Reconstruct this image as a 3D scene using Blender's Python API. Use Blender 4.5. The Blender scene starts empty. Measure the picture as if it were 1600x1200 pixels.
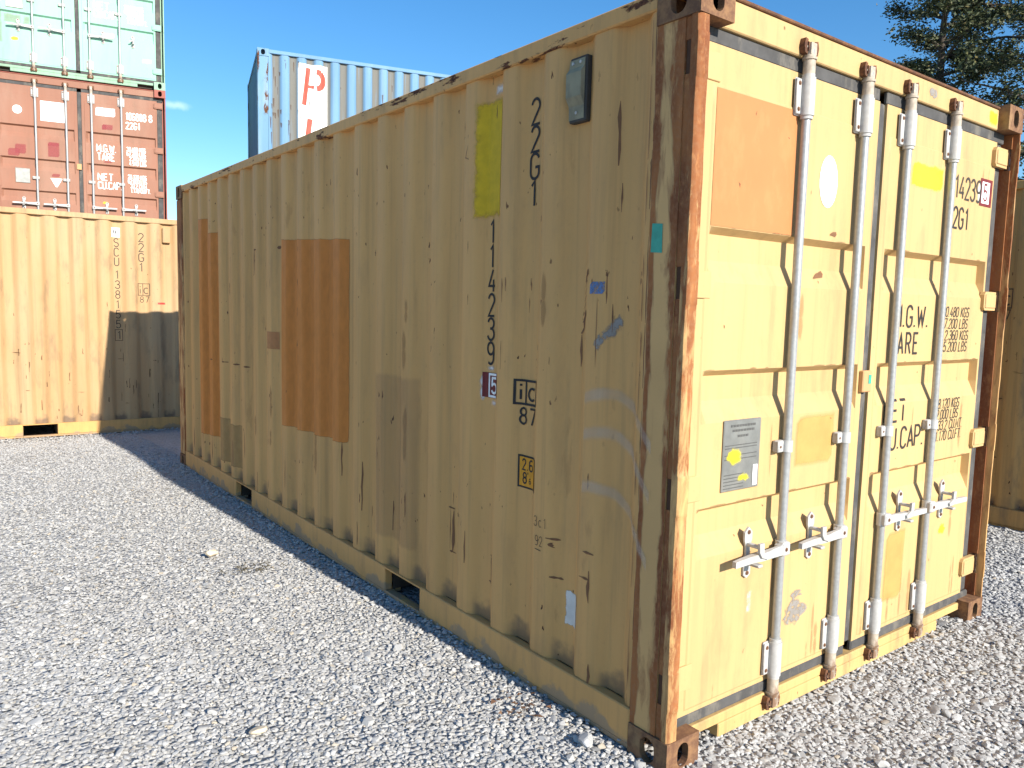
import bpy, math, random
import numpy as np
from mathutils import Vector, Matrix, Euler

random.seed(7)
rng = np.random.default_rng(11)
S = bpy.context.scene
COL = S.collection
R = math.radians
PI = math.pi

# ------------------------------------------------------------------ camera
cam = bpy.data.cameras.new('camera')
cam.sensor_width = 36.0
cam.lens = 1216.7 / 1600 * 36
cam.clip_start = 0.05
cam.clip_end = 3000
co = bpy.data.objects.new('camera', cam)
COL.objects.link(co)
yw, pt, rl = 0.652237, -0.096715, 0.024598
fw = Vector((math.sin(yw) * math.cos(pt), math.cos(yw) * math.cos(pt), math.sin(pt)))
rt = Vector((math.cos(yw), -math.sin(yw), 0))
up = rt.cross(fw)
r2 = rt * math.cos(rl) + up * math.sin(rl)
u2 = -rt * math.sin(rl) + up * math.cos(rl)
m = Matrix((r2, u2, -fw)).transposed().to_4x4()
m.translation = Vector((-1.935, -1.632, 1.556))
co.matrix_world = m
S.camera = co

# ------------------------------------------------------------------ sky, sun, exposure
SUN = Vector((0.11, -2.155, 1.0)).normalized()
SUN_EL = math.asin(SUN.z)
SUN_AZ = math.atan2(SUN.x, SUN.y)
W = bpy.data.worlds.new('World')
S.world = W
W.use_nodes = True
wn, wl = W.node_tree.nodes, W.node_tree.links
wn.clear()
sky = wn.new('ShaderNodeTexSky')
sky.sky_type = 'NISHITA'
sky.sun_disc = False
sky.sun_elevation = SUN_EL
sky.sun_rotation = SUN_AZ
sky.altitude = 100
sky.air_density = 1.0
sky.dust_density = 0.15
sky.ozone_density = 3.0
# a small faint wisp of cloud above the red container
tc = wn.new('ShaderNodeTexCoord')
vs = wn.new('ShaderNodeVectorMath'); vs.operation = 'SUBTRACT'
wl.new(tc.outputs['Generated'], vs.inputs[0])
az, el = R(14.15), R(12.55)
vs.inputs[1].default_value = (math.sin(az) * math.cos(el), math.cos(az) * math.cos(el), math.sin(el))
mp = wn.new('ShaderNodeMapping')
mp.inputs['Rotation'].default_value = (0, R(9), 0)
mp.inputs['Scale'].default_value = (42, 20, 150)
wl.new(vs.outputs[0], mp.inputs['Vector'])
ln = wn.new('ShaderNodeVectorMath'); ln.operation = 'LENGTH'
wl.new(mp.outputs[0], ln.inputs[0])
cn = wn.new('ShaderNodeTexNoise'); cn.inputs['Scale'].default_value = 70; cn.inputs['Detail'].default_value = 5
wl.new(tc.outputs['Generated'], cn.inputs['Vector'])
ad = wn.new('ShaderNodeMath'); ad.operation = 'MULTIPLY_ADD'; ad.inputs[1].default_value = 1.3
wl.new(cn.outputs['Fac'], ad.inputs[0]); wl.new(ln.outputs['Value'], ad.inputs[2])
mr = wn.new('ShaderNodeMapRange'); mr.interpolation_type = 'SMOOTHSTEP'
mr.inputs['From Min'].default_value = 1.5; mr.inputs['From Max'].default_value = 0.5
mr.inputs['To Min'].default_value = 0; mr.inputs['To Max'].default_value = 0.28
wl.new(ad.outputs[0], mr.inputs['Value'])
hs = wn.new('ShaderNodeHueSaturation'); hs.inputs['Saturation'].default_value = 1.28
wl.new(sky.outputs[0], hs.inputs['Color'])
mx = wn.new('ShaderNodeMix'); mx.data_type = 'RGBA'
wl.new(mr.outputs[0], mx.inputs[0]); wl.new(hs.outputs[0], mx.inputs[6])
mx.inputs[7].default_value = (9, 10, 11, 1)
bg = wn.new('ShaderNodeBackground'); bg.inputs['Strength'].default_value = 0.115
wl.new(mx.outputs[2], bg.inputs['Color'])
wo = wn.new('ShaderNodeOutputWorld')
wl.new(bg.outputs[0], wo.inputs['Surface'])

sl = bpy.data.lights.new('sun', 'SUN')
sl.energy = 5.0
sl.angle = R(0.53)
sl.color = (1.0, 0.93, 0.82)
so = bpy.data.objects.new('sun', sl)
so.rotation_euler = SUN.to_track_quat('Z', 'Y').to_euler()
so.location = (2, -8, 9)
COL.objects.link(so)

S.view_settings.view_transform = 'Standard'
S.view_settings.look = 'None'
S.view_settings.gamma = 1.0
S.view_settings.use_curve_mapping = False
S.view_settings.exposure = 0.75

# ------------------------------------------------------------------ material helpers
class NT:
    def __init__(s, name):
        s.m = bpy.data.materials.new(name); s.m.use_nodes = True
        s.n = s.m.node_tree.nodes; s.l = s.m.node_tree.links
        s.b = s.n['Principled BSDF']; s.out = s.n['Material Output']
        s._tc = None
    def tc(s):
        if s._tc is None: s._tc = s.n.new('ShaderNodeTexCoord')
        return s._tc.outputs['Object']
    def lk(s, a, b):
        if isinstance(a, (int, float)): b.default_value = a
        elif isinstance(a, tuple): b.default_value = a if len(a) == 4 or b.type == 'VECTOR' else (*a, 1)
        else: s.l.new(a, b)
    def map(s, sc=(1, 1, 1), loc=(0, 0, 0), rot=(0, 0, 0)):
        q = s.n.new('ShaderNodeMapping'); s.l.new(s.tc(), q.inputs[0])
        q.inputs['Scale'].default_value = sc; q.inputs['Location'].default_value = loc; q.inputs['Rotation'].default_value = rot
        return q.outputs[0]
    def noise(s, scale, vec=None, detail=4, rough=.55, dist=0):
        q = s.n.new('ShaderNodeTexNoise'); s.l.new(vec or s.tc(), q.inputs['Vector'])
        q.inputs['Scale'].default_value = scale; q.inputs['Detail'].default_value = detail
        q.inputs['Roughness'].default_value = rough; q.inputs['Distortion'].default_value = dist
        return q.outputs['Fac']
    def voro(s, scale, vec=None, feat='F1', out='Distance'):
        q = s.n.new('ShaderNodeTexVoronoi'); s.l.new(vec or s.tc(), q.inputs['Vector'])
        q.inputs['Scale'].default_value = scale; q.feature = feat
        return q.outputs[out]
    def math(s, op, a, b=None, c=None, clamp=False):
        q = s.n.new('ShaderNodeMath'); q.operation = op; q.use_clamp = clamp
        s.lk(a, q.inputs[0])
        if b is not None: s.lk(b, q.inputs[1])
        if c is not None: s.lk(c, q.inputs[2])
        return q.outputs[0]
    def ramp(s, v, a, b, lo=0., hi=1.):
        q = s.n.new('ShaderNodeMapRange'); q.interpolation_type = 'SMOOTHSTEP'
        s.lk(v, q.inputs['Value'])
        q.inputs['From Min'].default_value = a; q.inputs['From Max'].default_value = b
        q.inputs['To Min'].default_value = lo; q.inputs['To Max'].default_value = hi
        return q.outputs[0]
    def mix(s, f, a, b, mode='MIX'):
        q = s.n.new('ShaderNodeMix'); q.data_type = 'RGBA'; q.blend_type = mode
        s.lk(f, q.inputs[0]); s.lk(a, q.inputs[6]); s.lk(b, q.inputs[7])
        return q.outputs[2]
    def sep(s):
        q = s.n.new('ShaderNodeSeparateXYZ'); s.l.new(s.tc(), q.inputs[0]); return q.outputs
    def attr(s, name):
        q = s.n.new('ShaderNodeAttribute'); q.attribute_name = name; return q.outputs['Fac']
    def bump(s, h, strength=.3, dist=.01):
        q = s.n.new('ShaderNodeBump'); q.inputs['Strength'].default_value = strength; q.inputs['Distance'].default_value = dist
        s.l.new(h, q.inputs['Height']); s.l.new(q.outputs[0], s.b.inputs['Normal'])
    def fin(s, col, rough=.6, metal=0., spec=.3):
        s.lk(col, s.b.inputs['Base Color']); s.lk(rough, s.b.inputs['Roughness']); s.lk(metal, s.b.inputs['Metallic'])
        s.lk(spec, s.b.inputs['Specular IOR Level'])
        return s.m

RUST_A, RUST_B = (.15, .058, .026), (.055, .022, .014)

def paint(name, col, rust=.25, spots=.3, dirt=.0, streak=.10, rough=.62, recess=None, base_dirt_shade=0., fade=None, scuff=0., rs=(1, 1, .3)):
    t = NT(name)
    lo = t.noise(1.3, t.map((1, 1, .5)), 3)
    vert = t.noise(1, t.map((34, 34, 1.1)), 5)
    fine = t.noise(55, None, 5, .6)
    c = t.mix(t.ramp(lo, .3, .7), tuple(x * .93 for x in col), tuple(min(1, x * 1.06) for x in col))
    if fade: c = t.mix(t.ramp(t.noise(2.3, t.map((1, 1, .25)), 6, .6), .42, .68, 0, .7), c, fade)
    c = t.mix(t.ramp(vert, .45, .75, 0, streak), c, (.16, .11, .06))
    c = t.mix(t.ramp(fine, .55, .8, 0, .12), c, (.2, .14, .08))
    if dirt: c = t.mix(t.ramp(t.noise(3.5, t.map((2, 2, .6)), 7, .65), .5, .72, 0, dirt), c, (.13, .10, .07))
    z = t.sep()[2]
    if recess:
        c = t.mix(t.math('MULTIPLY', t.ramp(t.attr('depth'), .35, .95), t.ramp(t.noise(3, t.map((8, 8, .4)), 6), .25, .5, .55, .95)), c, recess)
    if base_dirt_shade:  # dirt together with painted shade at the foot of the recesses
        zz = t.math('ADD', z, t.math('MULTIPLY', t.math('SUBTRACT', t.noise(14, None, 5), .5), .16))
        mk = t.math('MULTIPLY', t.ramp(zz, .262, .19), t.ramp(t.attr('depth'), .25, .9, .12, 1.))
        c = t.mix(t.math('MULTIPLY', mk, base_dirt_shade), c, (.10, .075, .065))
    if scuff:
        zz = t.math('ADD', z, t.math('MULTIPLY', t.math('SUBTRACT', t.noise(7, None, 4), .5), .32))
        c = t.mix(t.ramp(zz, .075, .045, 0, scuff), c, (.22, .195, .165))
    mask = None
    if rust:
        n = t.noise(7.5, t.map(rs), 10, .68)
        th = .80 - rust * .42
        mask = t.ramp(n, th, th + .035)
    if spots:
        n2 = t.noise(38, t.map((1, 1, .45)), 3, .5)
        th = .80 - spots * .12
        m2 = t.ramp(n2, th, th + .03)
        gate = t.ramp(t.noise(2.1, None, 3), .42, .6)
        m2 = t.math('MULTIPLY', m2, gate)
        mask = m2 if mask is None else t.math('MAXIMUM', mask, m2)
    rg = rough
    if mask is not None:
        if rust:
            halo = t.ramp(n, th - .09, th + .01, 0, .5)
            c = t.mix(halo, c, t.mix(.55, col, (.22, .10, .04)))
        c = t.mix(mask, c, t.mix(t.ramp(fine, .35, .65), RUST_B, RUST_A))
        rg = t.math('MULTIPLY_ADD', mask, .9 - rough, rough)
        hh = t.math('MULTIPLY_ADD', mask, -.6, t.math('MULTIPLY', fine, .35))
        t.bump(hh, .25, .004)
    else:
        t.bump(fine, .12, .003)
    return t.fin(c, rg)

def post_paint(name, col, seed=0.):
    """heavily rusted paint for the corner posts: bands and peeling strips"""
    t = NT(name)
    v = t.map((1, 1, .22), (seed, seed, 0))
    n = t.noise(24, v, 9, .66, .5)
    w = t.noise(7, t.map((1, 1, .22), (seed, 0, 0)), 6, .6)
    big = t.noise(2.4, t.map((1, 1, .8), (0, seed, 0)), 3)
    fine = t.noise(70, None, 5)
    s = t.math('ADD', t.math('MULTIPLY', n, .55), t.math('ADD', t.math('MULTIPLY', w, .35), t.math('MULTIPLY', big, .12)))
    at = t.attr('rust')
    zc = t.sep()[2]
    s = t.math('ADD', s, t.math('MULTIPLY_ADD', at, .32, -.168))
    s = t.math('ADD', s, t.ramp(zc, 1.5, 2.5, 0, .085))
    mk = t.ramp(s, .525, .575)
    halo = t.ramp(s, .44, .54, 0, .75)
    c = t.mix(t.ramp(big, .3, .7), tuple(x * .9 for x in col), tuple(x * 1.05 for x in col))
    c = t.mix(halo, c, (.33, .17, .07))
    rc = t.mix(t.ramp(t.noise(9, t.map((1, 1, .3)), 6), .3, .7), (.185, .062, .024), (.35, .135, .045))
    rc = t.mix(t.ramp(t.noise(31, t.map((1, 1, .4)), 7, .7), .52, .66, 0, .75), rc, (.42, .19, .07))
    rc = t.mix(t.ramp(fine, .4, .7, 0, .35), rc, (.30, .16, .08))
    c = t.mix(mk, c, rc)
    t.bump(t.math('MULTIPLY_ADD', mk, -.5, t.math('MULTIPLY', fine, .5)), .4, .005)
    return t.fin(c, t.math('MULTIPLY_ADD', mk, .25, .62))

def plain(name, col, rough=.6, metal=0, var=.12, scale=25, dirt=None, amt=.5, spec=.3):
    t = NT(name)
    n = t.noise(scale, None, 5, .6)
    c = t.mix(t.ramp(n, .3, .7), tuple(x * (1 - var) for x in col), tuple(min(1, x * (1 + var)) for x in col))
    if dirt: c = t.mix(t.ramp(t.noise(11, t.map((1, 1, .5)), 7, .65), .5, .66, 0, amt), c, dirt)
    t.bump(n, .12, .002)
    return t.fin(c, rough, metal, spec)

def soft(name, col, fade=.03, amp=.05, scale=30, maxa=1., rough=.6, stretch=(1, 1, 1), wear=None, edge=True):
    """paint or print with an uneven edge: alpha falls off towards the border of the patch"""
    t = NT(name)
    n = t.noise(scale, t.map(stretch), 6, .6)
    c = t.mix(t.ramp(n, .3, .7), tuple(x * .92 for x in col), tuple(min(1, x * 1.08) for x in col))
    e = t.math('ADD', t.attr('edge'), t.math('MULTIPLY', t.math('SUBTRACT', n, .62), amp))
    a = t.ramp(e, 0, fade, 0, maxa) if edge else t.ramp(n, .3, .6, maxa * .8, maxa)
    if wear: a = t.math('MULTIPLY', a, t.ramp(t.noise(wear, None, 6, .7), .38, .52, .15, 1))
    t.lk(a, t.b.inputs['Alpha'])
    return t.fin(c, rough)

YEL = (.63, .348, .122)
M = {}
M['yel'] = paint('yellow_paint', YEL, rust=.12, spots=.9, streak=.22, dirt=.16, base_dirt_shade=.65)
M['yel_door'] = paint('yellow_door_paint', (.53, .358, .162), rust=.04, spots=.5, streak=.16, dirt=.22)
M['yel_rail'] = paint('yellow_rail_paint', YEL, rust=.16, spots=.5, streak=.15, dirt=.25, scuff=.6)
M['yel_top'] = paint('yellow_top_rail_paint', YEL, rs=(1, .45, 2.2), rust=.56, spots=1.0, streak=.2, dirt=.3)
M['yel_post'] = post_paint('rusted_yellow_post', (.61, .365, .145))
M['yel2'] = paint('faded_yellow_paint', (.465, .289, .138), rust=.12, spots=.6, streak=.25, dirt=.45, fade=(.465, .33, .185), base_dirt_shade=.7)
M['yel2_post'] = post_paint('rusted_faded_yellow_post', (.60, .41, .17), 3.1)
M['yel3'] = paint('right_yellow_paint', (.53, .30, .10), rust=.24, spots=.9, streak=.4, dirt=.6, base_dirt_shade=.8)
M['red'] = paint('red_oxide_paint', (.29, .135, .088), rust=.0, spots=.15, streak=.12, dirt=.2, fade=(.325, .185, .13))
M['red_post'] = paint('red_frame_paint', (.30, .09, .065), rust=.16, spots=.5, streak=.2)
M['green'] = paint('mint_green_paint', (.27, .52, .40), rust=.03, spots=.4, streak=.10, dirt=.15, fade=(.32, .56, .45))
M['green_post'] = paint('mint_frame_paint', (.26, .42, .30), rust=.27, spots=.6, streak=.2, dirt=.3)
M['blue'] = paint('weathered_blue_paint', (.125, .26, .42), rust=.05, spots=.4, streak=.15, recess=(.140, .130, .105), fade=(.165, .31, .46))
M['blue_post'] = paint('rust_streaked_blue_paint', (.13, .27, .40), rust=.55, spots=.7, streak=.2, fade=(.3, .4, .48))
M['grey_paint'] = paint('grey_paint', (.3, .3, .3))
def rustmat(name, a, b, c2):
    t = NT(name)
    n = t.noise(22, None, 8, .65); f = t.noise(110, None, 4)
    c = t.mix(t.ramp(n, .35, .62), a, b)
    c = t.mix(t.ramp(t.noise(6, None, 5), .55, .75, 0, .7), c, c2)
    c = t.mix(t.ramp(f, .5, .75, 0, .35), c, (.3, .17, .09))
    t.bump(t.math('ADD', n, t.math('MULTIPLY', f, .4)), .5, .004)
    return t.fin(c, .85)
M['rust'] = rustmat('rusted_steel', (.19, .085, .04), (.075, .034, .022), (.30, .18, .08))
M['cast'] = rustmat('rusted_casting', (.25, .135, .065), (.14, .070, .040), (.38, .25, .12))
M['rustlip'] = rustmat('rusted_lip', (.17, .075, .035), (.10, .05, .03), (.26, .14, .06))
M['galv'] = plain('galvanised_rod', (.35, .36, .36), .42, .35, .10, 60, (.33, .30, .26), .45, .5)
M['galv_white'] = plain('white_bracket_paint', (.43, .43, .42), .5, 0, .08, 40, (.36, .31, .25), .5)
M['gal_rustend'] = plain('rust_stained_end', (.42, .36, .29), .7, .1, .2, 40, (.16, .075, .035), .85)
M['bolt'] = plain('rusty_bolt', (.19, .10, .06), .75, .2)
M['gasket'] = plain('rubber_gasket', (.075, .073, .072), .8, 0, .2, 12, (.19, .17, .14), .6)
M['dark'] = plain('dark_interior', (.05, .04, .032), .9)
M['slot'] = plain('brown_slot_shade', (.085, .042, .024), .9)  # dark brown that paints the shade inside the hinge openings
M['ink'] = plain('black_lettering', (.035, .03, .028), .7, 0, .2)
M['ink_worn'] = soft('worn_black_lettering', (.05, .043, .036), .0005, .0, 60, .95, edge=False)
M['ink_faint'] = soft('faint_black_lettering', (.07, .06, .05), .0005, .0, 60, .62, edge=False)
M['white_ink'] = plain('white_lettering', (.80, .80, .78), .6)
M['orange'] = soft('orange_touch_up_paint', (.57, .198, .036), .006, .014, 24, 1., .6, (1, 1, .5))
M['orange_door'] = plain('peach_touch_up_paint', (.45, .19, .070), .6, 0, .04, 3, (.50, .25, .10), .35)
M['orange_sq'] = plain('orange_touch_up_square', (.42, .18, .065), .6)
M['tan'] = soft('tan_touch_up_paint', (.46, .27, .10), .012, .02, 20, .75)
M['tan_light'] = soft('light_tan_touch_up_paint', (.60, .36, .11), .025, .02, 14, .65)
M['greypatch'] = soft('greyed_paint', (.36, .24, .14), .03, .03, 9, .17)
M['yspray'] = soft('yellow_spray_paint', (.66, .43, .015), .035, .05, 25, .92)
M['yspray2'] = soft('lemon_spray_paint', (.86, .72, .03), .02, .03, 30, .95)
M['wspray'] = soft('white_spray_paint', (.78, .78, .76), .03, .03, 30, .85)
M['wspray_hard'] = soft('white_sprayed_block', (.85, .84, .82), .02, .012, 30, 1)
M['graf'] = soft('pale_graffiti_paint', (.62, .56, .47), .04, .03, 9, .36)
M['white'] = plain('white_vinyl', (.86, .86, .85), .5, 0, .03)
M['torn'] = soft('torn_white_sticker', (.62, .61, .58), .004, .035, 26, 1)
M['tape_g'] = plain('green_tape', (.05, .33, .24), .5)
M['tape_b'] = soft('blue_tape', (.10, .19, .38), .002, .0, 30, 1, wear=14)
M['tape_r'] = plain('red_tape', (.60, .06, .05), .5)
M['smear'] = soft('grey_tape_residue', (.27, .25, .23), .015, .05, 26, .9, wear=40)
M['maroon'] = plain('maroon_print', (.16, .022, .022), .6)
M['sticker_o'] = plain('orange_height_sticker', (.68, .30, .02), .5)
M['plate'] = plain('grey_data_plate', (.30, .30, .28), .42, .6, .12, 18, (.40, .38, .34), .5, .5)
M['plate_ink'] = plain('plate_print', (.10, .10, .095), .6)
M['vent'] = plain('grey_green_ventilator', (.27, .25, .17), .85, 0, .08, 12, (.14, .12, .09), .5)
M['ventdark'] = plain('ventilator_sealant', (.06, .055, .05), .85)
M['scr'] = soft('rust_scratch', (.20, .095, .05), .004, .006, 60, .76, .85)
M['scr_far'] = soft('faint_rust_scratch', (.17, .08, .04), .004, .006, 60, .6, .85)
M['scr_blue'] = soft('brown_rust_mark', (.13, .075, .05), .004, .006, 60, .55, .85)
M['scr_soft'] = soft('rust_bleed', (.26, .14, .06), .03, .05, 18, .28, .85, (1, 1, .4))
M['pilred'] = plain('dark_red_letter', (.40, .075, .05), .6, 0, .12, 8)
M['pilwhite'] = plain('white_letter_panel', (.76, .74, .70), .6, 0, .05, 8, (.62, .50, .36), .35)
M['fadedred'] = soft('faded_red_sticker_residue', (.34, .06, .07), .01, .01, 20, .55)
M['sill'] = paint('worn_sill_paint', (.56, .37, .15), rust=.10, spots=.6, streak=.25, dirt=.6)

# ------------------------------------------------------------------ mesh helpers
class MB:
    def __init__(s): s.v, s.f, s.att = [], [], {}
    def add(s, vs, fs):
        o = len(s.v); s.v += [tuple(x) for x in vs]; s.f += [tuple(i + o for i in f) for f in fs]; return o
    def box(s, x0, x1, y0, y1, z0, z1, b=0.):
        if x1 < x0: x0, x1 = x1, x0
        if y1 < y0: y0, y1 = y1, y0
        if b <= 0:
            v = [(x, y, z) for z in (z0, z1) for y in (y0, y1) for x in (x0, x1)]
            s.add(v, [(0, 2, 3, 1), (4, 5, 7, 6), (0, 1, 5, 4), (2, 6, 7, 3), (0, 4, 6, 2), (1, 3, 7, 5)]); return
        b = min(b, (x1 - x0) * .49, (y1 - y0) * .49, (z1 - z0) * .49)
        cx, cy, cz = (x0 + x1) / 2, (y0 + y1) / 2, (z0 + z1) / 2
        hx, hy, hz = (x1 - x0) / 2, (y1 - y0) / 2, (z1 - z0) / 2
        v, idx = [], {}
        for sx in (-1, 1):
            for sy in (-1, 1):
                for sz in (-1, 1):
                    for a in range(3):
                        d = [hx - b, hy - b, hz - b]; d[a] += b
                        idx[(sx, sy, sz, a)] = len(v)
                        v.append((cx + sx * d[0], cy + sy * d[1], cz + sz * d[2]))
        f = []
        sg = (-1, 1)
        for a in range(3):
            o1, o2 = [k for k in range(3) if k != a]
            for q in sg:
                ring = []
                for p1, p2 in ((-1, -1), (1, -1), (1, 1), (-1, 1)):
                    k = [0, 0, 0]; k[a] = q; k[o1] = p1; k[o2] = p2
                    ring.append(idx[(*k, a)])
                f.append(tuple(ring))
        for a in range(3):
            o1, o2 = [k for k in range(3) if k != a]
            for p1 in sg:
                for p2 in sg:
                    k = [0, 0, 0]; k[o1] = p1; k[o2] = p2
                    k0 = list(k); k0[a] = -1; k1 = list(k); k1[a] = 1
                    f.append((idx[(*k0, o1)], idx[(*k1, o1)], idx[(*k1, o2)], idx[(*k0, o2)]))
        for sx in sg:
            for sy in sg:
                for sz in sg: f.append(tuple(idx[(sx, sy, sz, a)] for a in range(3)))
        s.add(v, f)
    def tube(s, pts, rad, n=12, cap=True):
        pts = [Vector(p) for p in pts]
        rads = rad if isinstance(rad, (list, tuple)) else [rad] * len(pts)
        rings = []
        ref = None
        for i, p in enumerate(pts):
            d = (pts[min(i + 1, len(pts) - 1)] - pts[max(i - 1, 0)]).normalized()
            if ref is None:
                ref = Vector((1, 0, 0)) if abs(d.x) < .9 else Vector((0, 1, 0))
            a = (ref - d * ref.dot(d)).normalized(); b = d.cross(a); ref = a
            rings.append([p + (a * math.cos(2 * PI * k / n) + b * math.sin(2 * PI * k / n)) * rads[i] for k in range(n)])
        o = s.add([q for r_ in rings for q in r_], [])
        for i in range(len(pts) - 1):
            for k in range(n):
                a, b = o + i * n + k, o + i * n + (k + 1) % n
                s.f.append((a, b, b + n, a + n))
        if cap:
            s.f.append(tuple(o + k for k in range(n))[::-1]); e = o + (len(pts) - 1) * n
            s.f.append(tuple(e + k for k in range(n)))
    def prism(s, poly, axis, a0, a1):
        """extrude a 2-D polygon; axis = the extruded axis, poly in the two other axes in xyz order"""
        def P(u, v, w):
            return (w, u, v) if axis == 0 else (u, w, v) if axis == 1 else (u, v, w)
        n = len(poly)
        s.add([P(u, v, a0) for u, v in poly] + [P(u, v, a1) for u, v in poly],
              [tuple(range(n))[::-1], tuple(range(n, 2 * n))] + [(i, (i + 1) % n, (i + 1) % n + n, i + n) for i in range(n)])
    def mesh(s, name, mat, smooth=None):
        me = bpy.data.meshes.new(name)
        me.from_pydata(s.v, [], s.f)
        for k, a in s.att.items():
            at = me.attributes.new(k, 'FLOAT', 'POINT'); at.data.foreach_set('value', np.asarray(a, dtype=np.float32))
        me.materials.append(mat)
        import bmesh
        bm = bmesh.new(); bm.from_mesh(me); bmesh.ops.recalc_face_normals(bm, faces=bm.faces); bm.to_mesh(me); bm.free()
        if smooth is not None:
            me.polygons.foreach_set('use_smooth', [True] * len(me.polygons))
            me.set_sharp_from_angle(angle=R(smooth))
        return me
    def build(s, name, mat, parent=None, smooth=None, stuff=False, label=None):
        o = bpy.data.objects.new(name, s.mesh(name, mat, smooth)); COL.objects.link(o)
        if parent: o.parent = parent
        if stuff: o['kind'] = 'stuff'
        if label: o['label'] = label
        return o

def thing(name, label, cat, loc=(0, 0, 0), rz=0., group=None):
    o = bpy.data.objects.new(name, None); COL.objects.link(o)
    o.empty_display_size = .3
    o.location = loc; o.rotation_euler = (0, 0, rz); o['label'] = label; o['category'] = cat
    if group: o['group'] = group
    return o
def link(me, name, parent, loc=(0, 0, 0), sc=(1, 1, 1)):
    o = bpy.data.objects.new(name, me); COL.objects.link(o); o.parent = parent; o.location = loc; o.scale = sc
    return o

# ------------------------------------------------------------------ stroke lettering
def arc(cx, cy, rx, ry, a0, a1, n=12):
    return [(cx + rx * math.cos(R(a0 + (a1 - a0) * i / n)), cy + ry * math.sin(R(a0 + (a1 - a0) * i / n))) for i in range(n + 1)]
SIX = [(.44, .93)] + arc(.25, .72, .24, .28, 60, 180, 8) + [(.0, .28)] + arc(.25, .28, .25, .28, 180, 540, 20)
FONT = {
    '0': [arc(.25, .75, .25, .25, 0, 180, 10) + arc(.25, .25, .25, .25, 180, 360, 10) + [(.5, .75)]],
    '1': [[(.10, .80), (.28, 1), (.28, 0)]],
    '2': [arc(.25, .74, .24, .26, 170, -25, 12) + [(.02, 0), (.5, 0)]],
    '3': [arc(.24, .76, .24, .24, 165, -80, 10) + [(.18, .53)], [(.18, .53)] + arc(.24, .27, .26, .27, 75, -165, 12)],
    '4': [[(.34, 1), (.0, .26), (.5, .26)], [(.38, .55), (.38, 0)]],
    '5': [[(.46, 1), (.06, 1), (.03, .54)] + arc(.24, .31, .26, .31, 140, -155, 14)],
    '6': [SIX], '9': [[(.5 - x, 1 - y) for x, y in SIX]],
    '7': [[(0, 1), (.5, 1), (.17, 0)]],
    '8': [arc(.25, .76, .22, .24, -90, 270, 18), arc(.25, .27, .25, .27, 90, 450, 18)],
    'A': [[(0, 0), (.26, 1), (.52, 0)], [(.08, .3), (.44, .3)]],
    'B': [[(0, 0), (0, 1), (.26, 1)] + arc(.26, .77, .2, .23, 90, -90, 8) + [(0, .54)], [(.26, .54)] + arc(.26, .27, .24, .27, 90, -90, 8) + [(0, 0)]],
    'C': [arc(.25, .74, .25, .26, 15, 180, 10) + arc(.25, .26, .25, .26, 180, 345, 10)],
    'D': [[(0, 0), (0, 1), (.22, 1)] + arc(.22, .72, .27, .28, 90, 0, 6) + arc(.22, .28, .27, .28, 0, -90, 6) + [(0, 0)]],
    'E': [[(.46, 1), (0, 1), (0, 0), (.46, 0)], [(0, .52), (.38, .52)]],
    'F': [[(.46, 1), (0, 1), (0, 0)], [(0, .52), (.38, .52)]],
    'G': [arc(.25, .74, .25, .26, 15, 180, 10) + arc(.25, .26, .25, .26, 180, 360, 10) + [(.5, .46), (.28, .46)]],
    'i': [[(.1, 0), (.1, .62)], [(.1, .84), (.1, .97)]],
    'c': [arc(.25, .34, .25, .34, 50, 310, 14)],
    'K': [[(0, 0), (0, 1)], [(.48, 1), (0, .42)], [(.14, .58), (.5, 0)]],
    'L': [[(0, 1), (0, 0), (.44, 0)]],
    'M': [[(0, 0), (0, 1), (.3, .3), (.6, 1), (.6, 0)]],
    'N': [[(0, 0), (0, 1), (.5, 0), (.5, 1)]],
    'P': [[(0, 0), (0, 1), (.26, 1)] + arc(.26, .74, .24, .26, 90, -90, 10) + [(0, .48)]],
    'R': [[(0, 0), (0, 1), (.26, 1)] + arc(.26, .75, .24, .25, 90, -90, 10) + [(0, .5)], [(.26, .5), (.5, 0)]],
    'S': [arc(.25, .75, .24, .25, 25, 270, 12) + arc(.25, .25, .25, .25, 90, -155, 12)],
    'T': [[(0, 1), (.52, 1)], [(.26, 1), (.26, 0)]],
    'U': [[(0, 1), (0, .25)] + arc(.25, .25, .25, .25, 180, 360, 10) + [(.5, 1)]],
    'W': [[(0, 1), (.17, 0), (.34, .8), (.51, 0), (.68, 1)]],
    '.': [[(.06, 0), (.06, .09)]], '-': [[(.05, .45), (.4, .45)]], ' ': [],
    '/': [[(0, 0), (.4, 1)]], "'": [[(.1, .8), (.1, 1)]],
    'h': [[(0, 0), (0, 1)], [(0, .5)] + arc(.22, .45, .22, .2, 150, 0, 6) + [(.44, 0)]],
    'n': [[(0, 0), (0, .62)], [(0, .4)] + arc(.22, .42, .22, .2, 150, 0, 6) + [(.44, 0)]],
}
WID = {'M': .62, 'W': .70, '.': .16, 'i': .22, ' ': .3, '1': .42, "'": .2}

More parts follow.
